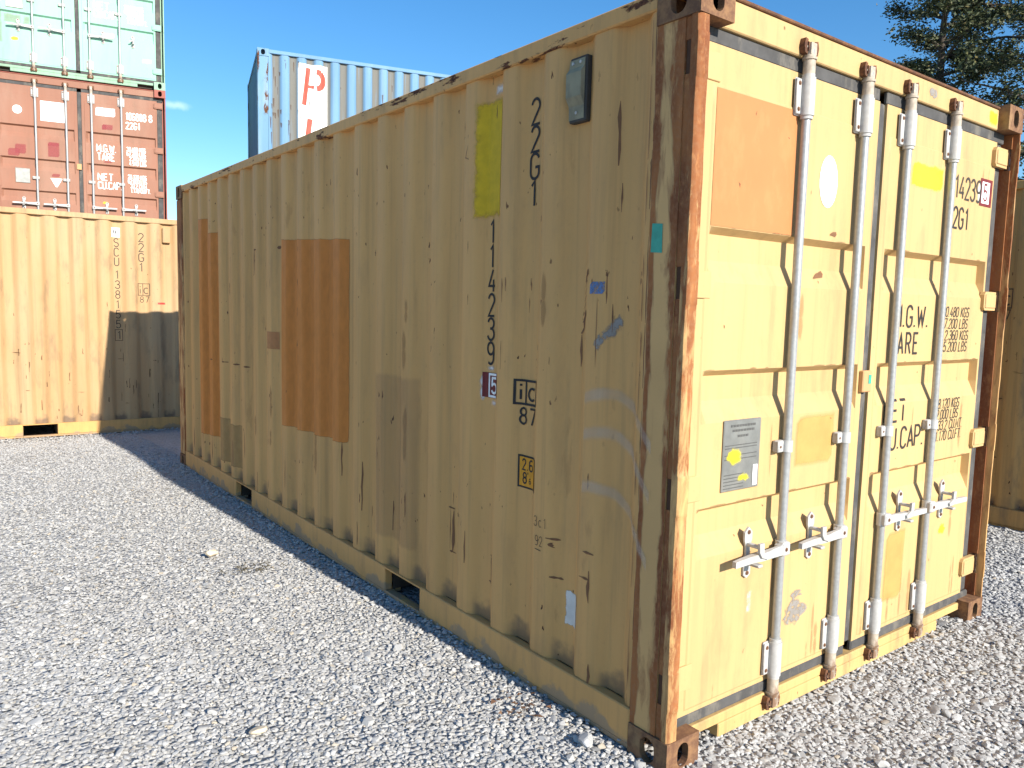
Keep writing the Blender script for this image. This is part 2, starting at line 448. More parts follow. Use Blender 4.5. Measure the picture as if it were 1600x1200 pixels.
def ribbon(mb, pl, w, surf, off, step=.025):
    """a stroke of width w along the 2-D polyline pl, laid on the surface surf(a, b) -> point"""
    pts = []
    for i in range(len(pl) - 1):
        d = math.dist(pl[i], pl[i + 1]); k = max(1, int(d / step))
        for j in range(k): pts.append((pl[i][0] + (pl[i + 1][0] - pl[i][0]) * j / k, pl[i][1] + (pl[i + 1][1] - pl[i][1]) * j / k))
    pts.append(pl[-1])
    closed = math.dist(pl[0], pl[-1]) < 1e-6
    L_, R_ = [], []
    n = len(pts)
    ws = w if callable(w) else (lambda t: w)
    for i, p in enumerate(pts):
        a = pts[i - 1] if i else (pts[-2] if closed else p); b = pts[i + 1] if i < n - 1 else (pts[1] if closed else p)
        def nrm(q, r_):
            dx, dy = r_[0] - q[0], r_[1] - q[1]; l = math.hypot(dx, dy)
            return None if l < 1e-9 else (-dy / l, dx / l)
        n1, n2 = nrm(a, p), nrm(p, b)
        n1 = n1 or n2 or (0., 1.); n2 = n2 or n1
        mx_, my_ = n1[0] + n2[0], n1[1] + n2[1]; l = math.hypot(mx_, my_) or 1e-6
        mx_, my_ = mx_ / l, my_ / l
        k = min(1.6, 1 / max(.35, mx_ * n1[0] + my_ * n1[1])) * ws(i / max(1, n - 1)) / 2
        L_.append((p[0] + mx_ * k, p[1] + my_ * k)); R_.append((p[0] - mx_ * k, p[1] - my_ * k))
    K = max(1, int(ws(.5) / .011))
    vs = []
    for j in range(K + 1):
        f_ = j / K
        vs += [surf(p[0] * (1 - f_) + q[0] * f_, p[1] * (1 - f_) + q[1] * f_, off) for p, q in zip(L_, R_)]
    mb.add(vs, [(j * n + i, j * n + i + 1, (j + 1) * n + i + 1, (j + 1) * n + i) for j in range(K) for i in range(n - 1)])

def text(mb, s, a, b, h, surf, off=.0016, wx=.5, stroke=.12, gap=.2, vertical=0., slant=0.):
    """write s with its lower left at (a, b); vertical = pitch of characters stacked downwards"""
    sx = h * wx / .5
    for ch in s:
        for pl in FONT.get(ch, []):
            ribbon(mb, [(a + (x + slant * y) * sx, b + y * h) for x, y in pl], stroke * h, surf, off)
        if vertical: b -= vertical
        else: a += (WID.get(ch, .52) + gap) * sx
    return a

def patch(mb, poly, surf, off, step=.03):
    """fill a convex-ish 2-D outline with a grid that follows the surface; keeps distance to the border as 'edge'"""
    P = np.array(poly)
    a0, b0 = P.min(0); a1, b1 = P.max(0)
    na, nb = max(2, int((a1 - a0) / step) + 1), max(2, int((b1 - b0) / step) + 1)
    if len(poly) == 4:
        q = [Vector((*p, 0)) for p in poly]
        vs, ed = [], []
        w = ((q[1] - q[0]).length + (q[2] - q[3]).length) / 2; h = ((q[3] - q[0]).length + (q[2] - q[1]).length) / 2
        for j in range(nb + 1):
            for i in range(na + 1):
                s_, t_ = i / na, j / nb
                p = (q[0] * (1 - s_) + q[1] * s_) * (1 - t_) + (q[3] * (1 - s_) + q[2] * s_) * t_
                vs.append(surf(p.x, p.y, off)); ed.append(min(min(s_, 1 - s_) * w, min(t_, 1 - t_) * h))
        mb.add(vs, [(j * (na + 1) + i, j * (na + 1) + i + 1, (j + 1) * (na + 1) + i + 1, (j + 1) * (na + 1) + i) for j in range(nb) for i in range(na)])
    else:
        c = P.mean(0); n = len(poly); K = 6
        vs, ed = [], []
        for k in range(K + 1):
            for p in P:
                q = c + (p - c) * (k / K); vs.append(surf(q[0], q[1], off)); ed.append(float(np.hypot(*(p - c))) * (1 - k / K))
        mb.add(vs, [(k * n + i, k * n + (i + 1) % n, (k + 1) * n + (i + 1) % n, (k + 1) * n + i) for k in range(K) for i in range(n)])
    mb.att.setdefault('edge', []); mb.att['edge'] += ed

def rect(a0, a1, b0, b1): return [(a0, b0), (a1, b0), (a1, b1), (a0, b1)]
def ell(ca, cb, ra, rb, n=24, wob=0., sd=0):
    r_ = random.Random(sd)
    return [(ca + ra * math.cos(2 * PI * i / n) * (1 + r_.uniform(-wob, wob)), cb + rb * math.sin(2 * PI * i / n) * (1 + r_.uniform(-wob, wob))) for i in range(n)]

# ------------------------------------------------------------------ ground
def gz(x, y):
    x = np.asarray(x, float); y = np.asarray(y, float)
    z = -.30 * np.clip((y - 6.2) / 6.5, 0, 1) ** 1.6
    z = z + .010 * np.sin(x * 2.1 + y * .7) * np.sin(y * 1.7 - x * .4) + .012
    return z
t = NT('gravel_bed')
v = t.voro(46, None, 'F1', 'Color')
dist = t.voro(46)
sp = t.n.new('ShaderNodeSeparateColor'); t.l.new(v, sp.inputs[0])
cc = t.mix(sp.outputs[0], (.34, .34, .335), (.50, .50, .49))
cc = t.mix(t.ramp(t.noise(.8, None, 4), .35, .7, 0, .35), cc, (.34, .32, .28))
t.bump(t.math('SUBTRACT', 1., dist), .9, .02)
M['bed'] = t.fin(cc, .9)

mb = MB()
xs = np.concatenate([[-1500, -300, -80, -30], np.arange(-14, 20.01, .25), [30, 80, 300, 1500]])
ys = np.concatenate([[-1500, -300, -80, -20], np.arange(-6, 20.01, .25), [30, 80, 300, 1500]])
X, Y = np.meshgrid(xs, ys); Z = gz(X, Y) - .0055
mb.v = [tuple(p) for p in np.stack([X.ravel(), Y.ravel(), Z.ravel()], 1)]
nx = len(xs)
mb.f = [(j * nx + i, j * nx + i + 1, (j + 1) * nx + i + 1, (j + 1) * nx + i) for j in range(len(ys) - 1) for i in range(nx - 1)]
g = mb.build('ground', M['bed'], smooth=180)
g['kind'] = 'structure'

# ------------------------------------------------------------------ container builder
L, WD = 6.058, 2.438
PIT = .2735
RODS = (.635, 1.04, 1.385, 1.80)
HINGES = (2.35, 1.65, .96, .29)

def depth(y, Ln=L):
    """0 on the outer flats of the corrugation, 1 on the inner flats"""
    if y < .195 or y > Ln - .19: return 0.
    k = (y - .195) % PIT
    if k < .068: s_ = k / .068
    elif k < .136: s_ = 1.
    elif k < .2035: s_ = 1 - (k - .136) / .0675
    else: return 0.
    return s_ * s_ * (3 - 2 * s_)
def dent(y, z):
    return .0022 * math.sin(y * 3.1 + z * 1.3) * math.sin(z * 2.7 + .5 * y) + .0012 * math.sin(y * 9.1 + 2 * math.sin(z * 4.3))
def wallx(y, z): return .010 + .036 * depth(y) + dent(y, z)
def wall_surf(a, b, off): return (wallx(-a, b) - off - .0005, -a, b)            # a runs to the viewer's right = -y

ZR = (.165,)
def wall_profile(Ln):
    ys_ = [.172, .195]
    k = 0
    while True:
        e = .195 + PIT * k
        for d in (.0, .011, .023, .034, .045, .057, .068, .102, .136, .147, .158, .170, .181, .192, .2035):
            if e + d < Ln - .172: ys_.append(e + d)
        k += 1
        if .195 + PIT * k > Ln - .172: break
    ys_.append(Ln - .172)
    return sorted(set(round(q, 4) for q in ys_))

BAND = ((1.843, 1.822, 1.735, 1.66), (1.362, 1.341, 1.255, 1.18), (.885, .864, .78, .705))   # top lip, recess top, recess end, slope foot
def doory(x, z, Hs=0.):
    z = z - Hs
    y = .058 + .0018 * math.sin(x * 4.3 + z * 1.7 + Hs) * math.sin(z * 3.3 + x)
    for (x0, x1) in ((.145, 1.155), (1.285, 2.295)):
        if x0 <= x <= x1:
            if .165 < z < 2.30: y -= .004 * min(1, (x - x0) / .006, (x1 - x) / .006, (z - .165) / .006, (2.30 - z) / .006)
            fx = max(0, min(1, (x - x0 - .012) / .03, (x1 - .012 - x) / .006))
            for a, b, c, d in BAND:
                if d < z < a:
                    fz = min(1, (a - z) / (a - b), (z - d) / (c - d)); y += .036 * fx * fz
    return y
def door_surf(a, b, off): return (a, doory(a, b) - off - .0006, b)

def stadium(cu, cv, w, h, n=8):
    r_ = w / 2
    p = [(cu + r_ * math.cos(PI * i / n), cv + (h / 2 - r_) + r_ * math.sin(PI * i / n)) for i in range(n + 1)]
    p += [(cu - r_ * math.cos(PI * i / n), cv - (h / 2 - r_) - r_ * math.sin(PI * i / n)) for i in range(n + 1)]
    return p

def casting(mb, x0, x1, y0, y1, z0, z1, front=-1, side=-1):
    """hollow corner fitting: stadium holes in the end face and the side face, thick walls"""
    def holed(P, u0, u1, v0, v1, hw, hh, inn):
        c = ((u0 + u1) / 2, (v0 + v1) / 2)
        st = stadium(c[0], c[1], hw, hh); n = len(st)
        rim = []
        for (u, v) in st:                                                # project each rim point to the rectangle border
            du, dv = u - c[0], v - c[1]
            k = min((u1 - c[0]) / abs(du) if abs(du) > 1e-9 else 9e9, (v1 - c[1]) / abs(dv) if abs(dv) > 1e-9 else 9e9)
            rim.append((c[0] + du * k, c[1] + dv * k))
        def near(q): return min(range(n), key=lambda i: math.dist(rim[i], q))
        for q in ((u0, v0), (u0, v1), (u1, v0), (u1, v1)): rim[near(q)] = q
        rim[0] = (rim[0][0], rim[0][1])
        vs = [P(u, v, 0) for u, v in rim] + [P(u, v, 0) for u, v in st] + [P(u, v, inn) for u, v in st]
        mb.add(vs, [(i, (i + 1) % n, n + (i + 1) % n, n + i) for i in range(n)] + [(n + i, n + (i + 1) % n, 2 * n + (i + 1) % n, 2 * n + i) for i in range(n)])
    yf = y0 if front < 0 else y1
    holed(lambda u, v, d: (u, yf - front * d, v), x0, x1, z0, z1, .056, .084, .026)
    xs_ = x0 if side < 0 else x1
    holed(lambda u, v, d: (xs_ - side * d, u, v), y0, y1, z0, z1, .066, .088, .026)
    # remaining faces
    xo = x1 if side < 0 else x0
    yo = y1 if front < 0 else y0
    mb.add([(x0, y0, z0), (x1, y0, z0), (x1, y1, z0), (x0, y1, z0), (x0, y0, z1), (x1, y0, z1), (x1, y1, z1), (x0, y1, z1)], [(0, 1, 2, 3), (4, 5, 6, 7)])
    mb.add([(xo, y0, z0), (xo, y1, z0), (xo, y1, z1), (xo, y0, z1)], [(0, 1, 2, 3)])
    mb.add([(x0, yo, z0), (x1, yo, z0), (x1, yo, z1), (x0, yo, z1)], [(0, 1, 2, 3)])

def post_mesh(H, front, right, mat):
    """corner post; 'rust' attribute drives how far the rust has gone"""
    mb = MB()
    z0, z1 = .119, H - .119
    rust = []
    def tagr(v): rust.extend([v] * (len(mb.v) - len(rust)))
    hz = [h + H - 2.591 for h in HINGES]
    def col(xa, xb, ya, yb, r_, seg=None, b=0.):
        for a, c in (seg or [(z0, z1)]): mb.box(xa, xb, ya, yb, a, c, b)
        tagr(r_)
    if front:
        def segs(g_):
            out, z = [], z0
            for h in sorted(hz):
                out.append((z, h - g_)); z = h + g_
            out.append((z, z1)); return out
        # the plate of the side face, cut into strips so that rust bands can run down it
        ycut = [.060, .075, .090, .105, .140, .152, .162, .172, .178]
        rcut = [.95, .78, .45, .22, .20, .5, 1., .92, .5]
        nz = 14
        for (a, ra), (c, rc) in zip(zip(ycut[:-1], rcut[:-1]), zip(ycut[1:], rcut[1:])):
            for k in range(nz):
                mb.add([(.004, a, z0 + (z1 - z0) * k / nz), (.004, c, z0 + (z1 - z0) * k / nz), (.004, c, z0 + (z1 - z0) * (k + 1) / nz), (.004, a, z0 + (z1 - z0) * (k + 1) / nz)], [(0, 1, 2, 3)])
                rust.extend([ra, rc, rc, ra])
        col(.005, .02, .060, .178, .5)
        col(.0075, .020, .034, .062, .95, segs(.052))
        bw = .016 if right else .044
        prof_ = [(.034, .0), (.026, .0), (.012, .0), (.004, .003), (.0, .009), (.0, .018), (.001, .034), (.012, .036), (.034, .036)]
        prof_ = [(x * bw / .034, y) for x, y in prof_]
        zz_ = [z0 + (z1 - z0) * k / 60 for k in range(61)]
        for h in hz: zz_ += [h - .070, h - .067, h + .067, h + .070]
        zz_ = sorted(zz_); n_ = len(prof_); vs = []
        for z in zz_:
            k = 0. if any(abs(z - h) < .0685 for h in hz) else 1.
            w_ = .0012 * math.sin(z * 31) * math.sin(z * 13 + 1)
            vs += [(x * (1 - .0 * k), y - .0022 * (1 - k) * (y < .01) + w_ * (y < .01), z) for x, y in prof_]
        mb.add(vs, [(j * n_ + i, j * n_ + (i + 1) % n_, (j + 1) * n_ + (i + 1) % n_, (j + 1) * n_ + i) for j in range(len(zz_) - 1) for i in range(n_)])
        tagr(.46 if right else .66)
        col(.030, .120, .086, .098, 1.)
                                    # return behind the door edge; its heavy rust also paints in shade
        col(*((.0165, .024) if right else (.022, .034)), .030, .085, .95, segs(.052))
    else:
        col(0, .155, 0, .17, .6, None, .01)
    mb.att['rust'] = rust
    if right: mb.v = [(WD - x, y, z) for x, y, z in mb.v]
    if not front: mb.v = [(x, L - y, z) for x, y, z in mb.v]
    return mb.mesh('corner_post', mat, 40)

# hardware shared by every door: meshes are built once with the rod at x = 0
def hardware():
    h = {}
    b = MB(); b.tube([(0, .03, .085), (0, .03, 2.50)], .0165, 14); h['rod'] = b.mesh('lock_rod', M['galv'], 40)
    def sleeve(zc, up_):
        b = MB()
        b.tube([(0, .03, zc - .066), (0, .03, zc + .066)], .0265, 16)
        b.tube([(0, .03, zc - .078), (0, .03, zc - .066)], .0225, 16); b.tube([(0, .03, zc + .066), (0, .03, zc + .078)], .0225, 16)
        b.box(-.052, .046, .044, .053, zc - .066, zc + .066, .004)
        b.box(-.052, -.022, .038, .045, zc - .062, zc + .062, .003)
        b.box(-.012, .030, .04, .05, zc - .06, zc + .06)
        return b.mesh('rod_guide', M['galv_white'], 40)
    h['gtop'] = sleeve(2.335, 1); h['gbot'] = sleeve(.245, 0)
    b = MB(); b.tube([(0, .035, 0), (0, .029, 0)], .0085, 8); b.tube([(0, .0295, 0), (0, .026, 0)], .005, 6); h['bolt'] = b.mesh('bolt', M['bolt'])
    b = MB(); b.tube([(0, .03, -.022), (0, .03, .022)], .0215, 14); b.box(-.060, .03, .03, .053, -.022, .022, .004); b.box(-.062, -.030, .024, .034, -.021, .021, .003)
    h['mid'] = b.mesh('rod_bracket', M['galv_white'], 40)
    def cam_(sgn):
        b = MB()
        b.tube([(0, .03, 0), (0, .03, sgn * .075)], .0215, 12); b.tube([(0, .03, sgn * .058), (0, .03, sgn * .066)], .026, 12)
        b.prism([(-.017, .014), (.017, .014), (.021, .046), (-.021, .046)], 2, sgn * .075, sgn * .115)
        b.box(-.03, .03, .022, .034, sgn * .094, sgn * .103, .002)
        return b.mesh('rod_cam', M['gal_rustend'], 40)
    h['camt'], h['camb'] = cam_(1), cam_(-1)
    b = MB()
    for sx in (-1, 1):
        b.prism([(sx * .026, -.034), (sx * .044, -.028), (sx * .050, .006), (sx * .042, .034), (sx * .026, .030)], 1, .018, .050)
        b.prism([(sx * .022, -.018), (sx * .030, -.020), (sx * .030, .018), (sx * .022, .014)], 1, .012, .020)
    b.box(-.05, .05, .045, .051, -.03, .03, .003)
    h['keep'] = b.mesh('cam_keeper', M['rust'], 40)
    # handle: hub clamp, flat twisted lever, grip (points to -x)
    b = MB()
    b.tube([(0, .03, -.028), (0, .03, .028)], .0225, 14)
    b.box(-.030, .020, .000, .028, -.026, .026, .006)
    b.box(-.040, -.018, .002, .034, -.020, .020, .004)
    pl = [(-.030, .008, .019, .006), (-.085, .006, .017, .007), (-.130, .004, .015, .010), (-.165, .004, .014, .013), (-.21, .006, .013, .011), (-.29, .000, .012, .009), (-.328, -.004, .011, .008)]
    vs = []
    for x, y, hz_, hy in pl: vs += [(x, y - hy, -hz_), (x, y + hy, -hz_), (x, y + hy, hz_), (x, y - hy, hz_)]
    fs = [(3, 2, 1, 0)] + [(4 * i + k, 4 * i + (k + 1) % 4, 4 * i + 4 + (k + 1) % 4, 4 * i + 4 + k) for i in range(len(pl) - 1) for k in range(4)]
    e = 4 * (len(pl) - 1); fs.append((e, e + 1, e + 2, e + 3))
    b.add(vs, fs)
    h['hand'] = b.mesh('door_handle', M['galv_white'], 35)
    # catch: plate with an upper and a lower ear, hook over the lever
    b = MB()
    b.prism([(-.020, -.075), (.0, -.088), (.020, -.075), (.021, -.035), (.012, -.02), (.012, .03), (.022, .055), (.022, .085), (.0, .104), (-.022, .085), (-.022, .055), (-.012, .03), (-.012, -.02), (-.021, -.035)], 1, .044, .052)
    b.prism([(-.014, .056), (.012, .056), (.016, .02), (.050, .004), (.046, -.010), (.004, .002), (-.012, .024)], 1, -.016, -.006)
    b.box(-.012, .010, -.0065, .0445, .034, .046, .003)
    b.box(-.016, .012, -.016, .045, -.034, -.022, .003)
    h['catch'] = b.mesh('handle_catch', M['galv_white'], 40)
    return h
HW = hardware()

def hinge_mesh(mat):
    b = MB()
    b.prism([(2.262, -.030), (2.275, -.046), (2.395, -.046), (2.395, .046), (2.275, .046), (2.262, .030)], 1, .038, .060)
    b.box(2.275, 2.39, .033, .039, -.034, .034, .003)
    return b.mesh('hinge', mat, 30)

def hinge_flush(mat):
    b = MB(); b.box(2.262, 2.38, .0515, .060, -.045, .045, .002)
    return b.mesh('hinge', mat, 30)
def build_doors(root, H, mat, frame, H0=0., missing=(), hw_mats=None):
    doors = []
    dz = H - 2.591
    def grid_door(x0, x1):
        xs_ = sorted(set([x0, x1] + [p for q in ((.145, 1.155), (1.285, 2.295)) for p in (q[0], q[0] + .006, q[0] + .012, q[0] + .042, q[1], q[1] - .006, q[1] - .012, q[1] - .018) if x0 < p < x1] + [x0 + (x1 - x0) * i / 20 for i in range(1, 20)]))
        zs_ = sorted(set([.148, .165, .171, 2.294, 2.30, 2.423] + [p for bnd in BAND for p in bnd] + [.20 + .07 * i for i in range(31)]))
        b = MB()
        b.v = [(x, doory(x, z), z + (dz if z > 2.2 else 0)) for z in zs_ for x in xs_]
        n = len(xs_)
        b.f = [(j * n + i, j * n + i + 1, (j + 1) * n + i + 1, (j + 1) * n + i) for j in range(len(zs_) - 1) for i in range(n - 1)]
        o = len(b.v)
        # returns round the leaf give it thickness
        b.box(x0, x0 + .004, .0585, .10, .148, 2.423 + dz); b.box(x1 - .004, x1, .0585, .10, .148, 2.423 + dz)
        b.box(x0 + .004, x1 - .004, .098, .104, .15, 2.42 + dz)
        return b
    for side, (x0, x1) in enumerate(((.052, 1.190), (1.248, 2.310))):
        d = grid_door(x0, x1).build('door', mat, root, 25)
        d['label'] = 'left door leaf' if side == 0 else 'right door leaf'
        doors.append(d)
        g_ = MB()
        g_.box(x0 - .012 if side == 0 else x0 + .0, x1 if side == 0 else x1 + .085, .060, .078, 2.4235 + dz, 2.474 + dz, .004)
        g_.build('gasket', M['gasket'], d)
        g_ = MB(); g_.box(x0 - .012 if side == 0 else x0, x1 if side == 0 else x1 + .085, .056, .078, .104, .1475, .006); g_.build('gasket', M['gasket'], d)
        g_ = MB()
        if side == 0:
            g_.box(1.1905, 1.2475, .066, .082, .148, 2.423 + dz, .006); g_.build('gasket', M['gasket'], d)
            b = MB(); b.box(1.165, 1.232, .036, .058, 1.245, 1.335, .004); b.build('lock_block', paint_once('lock_block_paint', (.52, .30, .14), .25), d)
        else:
            g_.box(2.3105, 2.385, .066, .084, .148, 2.423 + dz, .006); g_.build('gasket', M['gasket'], d)
        hm = hinge_mesh(mat) if side else hinge_flush(mat)
        for hz in HINGES:
            if side == 0:
                o = link(hm, 'hinge', d, (WD, 0, hz + dz), (-1, 1, 1))
            else: link(hm, 'hinge', d, (0, 0, hz + dz))
        for ri in (0, 1) if side == 0 else (2, 3):
            rx = RODS[ri]; s_ = 1 if side == 0 else -1
            r_ = link(HW['rod'], 'lock_rod', d, (rx, 0, 0), (1, 1, 1 + dz / 2.5))
            for mesh, zc in ((HW['gtop'], dz), (HW['gbot'], 0)):
                link(mesh, 'rod_guide', d, (rx, 0, zc))
            for zc in (2.335 + dz, .245):
                for dzb in (-.045, .045): link(HW['bolt'], 'bolt', d, (rx - .038, .008, zc + dzb))
            link(HW['mid'], 'rod_bracket', d, (rx, 0, 1.07)); link(HW['bolt'], 'bolt', d, (rx - .048, -.004, 1.07))
            link(HW['camt'], 'rod_cam', d, (rx, 0, 2.405 + dz)); link(HW['camb'], 'rod_cam', d, (rx, 0, .168))
            link(HW['keep'], 'cam_keeper', d, (rx, .008, 2.506 + dz), (.9, .85, .8)); link(HW['keep'], 'cam_keeper', d, (rx, .008, .070), (.9, .85, .8))
            if (ri, 'handle') not in missing:
                link(HW['hand'], 'door_handle', d, (rx, 0, .68), (s_, 1, 1))
                link(HW['bolt'], 'bolt', d, (rx - s_ * .008, -.030, .68))
            link(HW['catch'], 'handle_catch', d, (rx - s_ * .185, 0, .68), (s_, 1, 1))
            link(HW['bolt'], 'bolt', d, (rx - s_ * .185, .012, .765)); link(HW['bolt'], 'bolt', d, (rx - s_ * .185, .012, .612))
    return doors

_pc = {}
def paint_once(name, col, rust):
    if name not in _pc: _pc[name] = paint(name, col, rust=rust, spots=.6)
    return _pc[name]

def container(name, label, loc, rz, mats, H=2.591, group='shipping containers stacked in the yard', doors=True, rows=22, fork=(1.62, 1.98)):
    """mats: wall, door, rail, top, post"""
    root = thing(name, label, 'shipping container', loc, rz, group)
    P = {}
    prof = wall_profile(L); f0, f1 = fork
    zt = H - .066
    zs_ = [.166 + (zt - .166) * i / rows for i in range(rows + 1)]
    for sd in (0, 1):
        b = MB(); n = len(prof)
        b.v = [((wallx(y, z) if sd == 0 else WD - wallx(y, z)), y, z) for z in zs_ for y in prof]
        b.f = [(j * n + i, j * n + i + 1, (j + 1) * n + i + 1, (j + 1) * n + i) for j in range(rows) for i in range(n - 1)]
        b.att['depth'] = [depth(y) for z in zs_ for y in prof]
        o = b.build('side_wall', mats['wall'], root, 180)
        if sd == 0: P['wall'] = o
        # top rail, bottom rail with fork pockets
        X_ = (lambda x: x) if sd == 0 else (lambda x: WD - x)
        b = MB(); b.box(X_(0.0), X_(.06), .178, L - .178, H - .066, H - .006, .005); b.build('top_rail', mats['top'], root, 30)
        b = MB()
        cuts = [(.178, f0), (f1, L - f1), (L - f0, L - .178)]
        for a, c in cuts: b.box(X_(0.0), X_(.045), a, c, .036, .1655, .004)
        for a, c in cuts: b.box(X_(.004), X_(.10), a, c, .014, .0355, .003)
        for a, c in ((f0, f1), (L - f1, L - f0)):
            b.box(X_(.002), X_(.05), a, c, .014, .0355, .003); b.box(X_(.0), X_(.045), a, c, .157, .1655)
        b.build('bottom_rail', mats['rail'], root, 30)
    # inside of the fork pockets, floor and roof
    for a, c in ((f0, f1), (L - f1, L - f0)):
        b = MB()
        b.box(.05, WD - .05, a + .0, a + .006, .036, .156); b.box(.05, WD - .05, c - .006, c, .036, .156)
        b.box(.05, WD - .05, a + .006, c - .006, .150, .156)
        b.box(1.2, 1.21, a + .006, c - .006, .03, .150)
        b.build('fork_pocket', M['dark'], root)
    b = MB(); b.box(.06, WD - .06, .11, L - .06, .157, .185); b.build('floor', M['dark'], root)
    b = MB()
    rows_y = [.17 + i * .05 for i in range(int((L - .34) / .05) + 1)]
    b.v = [(x, y, H - .012 - (.012 if (i // 2) % 2 else 0)) for i, y in enumerate(rows_y) for x in (.06, WD - .06)]
    b.f = [(2 * i, 2 * i + 1, 2 * i + 3, 2 * i + 2) for i in range(len(rows_y) - 1)]
    b.build('roof_panel', mats['wall'], root)
    # far end wall, corrugated upright
    b = MB(); xs_ = [x for x in wall_profile(WD)]; n = len(xs_)
    b.v = [(x, L - .01 - .036 * depth(x, WD), z) for z in (.166, 1.2, H - .06) for x in xs_]
    b.att['depth'] = [0.] * (3 * n)
    b.f = [(j * n + i, j * n + i + 1, (j + 1) * n + i + 1, (j + 1) * n + i) for j in range(2) for i in range(n - 1)]
    b.build('end_wall', mats['wall'], root, 180)
    b = MB(); b.box(.162, WD - .162, L - .05, L - .002, .03, .1655, .004); b.build('end_sill', mats['rail'], root, 30)
    b = MB(); b.box(.162, WD - .162, L - .06, L - .002, H - .0605, H - .006, .004); b.build('end_header', mats['top'], root, 30)
    # posts and castings
    for fr in (1, 0):
        for rgt in (0, 1):
            o = bpy.data.objects.new('corner_post', post_mesh(H, fr, rgt, mats['post'])); COL.objects.link(o); o.parent = root
            if fr:
                for hz in HINGES:
                    b = MB(); xa, xb = (.009, .029) if not rgt else (WD - .022, WD - .008)
                    b.box(xa, xb, .0395, .0560, hz + H - 2.591 - .051, hz + H - 2.591 + .051); b.build('hinge_slot_shade', M['slot'], o)  # solid dark block added so the opening reads as shaded
            for zz in (0, H - .118):
                b = MB()
                xa, xb = (0 - .002, .162) if not rgt else (WD - .162, WD + .002)
                ya, yb = (-.002, .178) if fr else (L - .178, L + .002)
                casting(b, xa, xb, ya, yb, zz, zz + .118, -1 if fr else 1, 1 if rgt else -1)
                b.build('corner_casting', mats.get('cast', M['cast']), root)
    b = MB()
    b.box(.162, WD - .162, .046, .10, H - .117, H - .020, .004)
    h_ = b.build('door_header', mats['door'], root, 30)
    b = MB(); b.box(.162, WD - .162, .040, .102, H - .0195, H - .007, .003); b.build('header_lip', mats.get('lip', M['rustlip']), h_, 30)
    P['header'] = h_
    b = MB()
    b.box(.163, WD - .163, .046, .10, .066, .1035, .004)
    b.box(.33, WD - .40, .044, .10, .014, .0655, .004)
    P['sill'] = b.build('door_sill', mats.get('sill', mats['rail']), root, 30)
    b = MB(); b.box(.170, WD - .170, .11, .13, .02, .15); b.build('under_frame', M['dark'], root)
    P['doors'] = build_doors(root, H, mats['door'], mats['rail'], missing=mats.get('missing', ())) if doors else None
    P['root'] = root
    return P

YM = dict(wall=M['yel'], door=M['yel_door'], rail=M['yel_rail'], top=M['yel_top'], post=M['yel_post'], sill=M['sill'])
main = container('shipping_container', 'large yellow container in front with orange touch-up patches on its side and rusty corner post', (0, 0, 0), 0, YM, rows=30)
YM2 = dict(wall=M['yel2'], door=M['yel2'], rail=M['yel_rail'], top=M['yel2'], post=M['yel2_post'])
left = container('shipping_container', 'yellow container lying across behind the front one, under the red container', (1.088, 8.523, -.056), R(86.9), YM2, rows=30, fork=(1.785, 2.126))
YM3 = dict(wall=M['yel3'], door=M['yel3'], rail=M['yel3'], top=M['yel3'], post=M['yel_post'])
right = container('shipping_container', 'shaded yellow container cut off by the right edge of the photo', (4.49, -.03, -.01), 0, YM3, rows=30)
RM = dict(wall=M['red'], door=M['red'], rail=M['red_post'], top=M['red_post'], post=M['red_post'], cast=M['red_post'], lip=M['red_post'], sill=M['red'])
GM = dict(wall=M['green'], door=M['green'], rail=M['green_post'], top=M['green_post'], post=M['green_post'], cast=M['green_post'], lip=M['green_post'], missing=((3, 'handle'),))
SX, SY, SZ, SR = -1.03, 12.494, 2.287, R(-12)
base = container('shipping_container', 'container at the bottom of the stack, hidden behind the yellow ones', (SX, SY, SZ - 2.592), SR, RM, rows=2, doors=False)
red = container('shipping_container', 'red-brown container with closed doors and white lettering, under the mint green one', (SX, SY, SZ), SR, RM, rows=2)
green = container('shipping_container', 'mint green container on top of the red-brown container', (SX, SY, SZ + 2.592), SR, GM, rows=2)
BM = dict(wall=M['blue'], door=M['blue'], rail=M['blue_post'], top=M['blue'], post=M['blue_post'], cast=M['blue_post'], lip=M['blue_post'])
BX, BY, BZ, BR, BH = 8.44, 9.70, 2.75, R(74.93), 2.896
bbase = container('shipping_container', 'container carrying the blue one, hidden behind the front container', (BX, BY, BZ - BH - .001), BR, BM, H=BH, rows=2, doors=False)
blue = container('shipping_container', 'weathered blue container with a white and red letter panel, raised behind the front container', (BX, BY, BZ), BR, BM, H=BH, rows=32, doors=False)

# ------------------------------------------------------------------ markings on the main side wall
def deco(parent, name, mat, fn, label=None, stuff=False):
    b = MB(); fn(b); return b.build(name, mat, parent, stuff=stuff, label=label)
wall = main['wall']
def P_(a, c, b0, b1): return [(-a, b0), (-c, b0), (-c, b1), (-a, b1)]    # wall rectangle from y = a (left) to y = c (right)
deco(wall, 'paint_patch', M['orange'], lambda b: patch(b, [(-3.51, .725), (-2.515, .745), (-2.515, 1.93), (-3.51, 1.98)], wall_surf, .0012, .016), 'large orange patch')
deco(wall, 'paint_patch', M['orange'], lambda b: patch(b, P_(5.43, 5.165, .40, 2.25), wall_surf, .0012, .016), 'tall orange strip')
deco(wall, 'paint_patch', M['orange'], lambda b: patch(b, P_(5.145, 4.90, .42, 2.12), wall_surf, .0012, .016), 'shorter orange strip')
deco(wall, 'paint_patch', M['orange_sq'], lambda b: patch(b, P_(3.75, 3.61, 1.235, 1.355), wall_surf, .0012, .016), 'small orange square')
deco(wall, 'paint_patch', M['tan'], lambda b: patch(b, P_(4.86, 4.62, .25, .62), wall_surf, .0011, .016), 'brown patch')
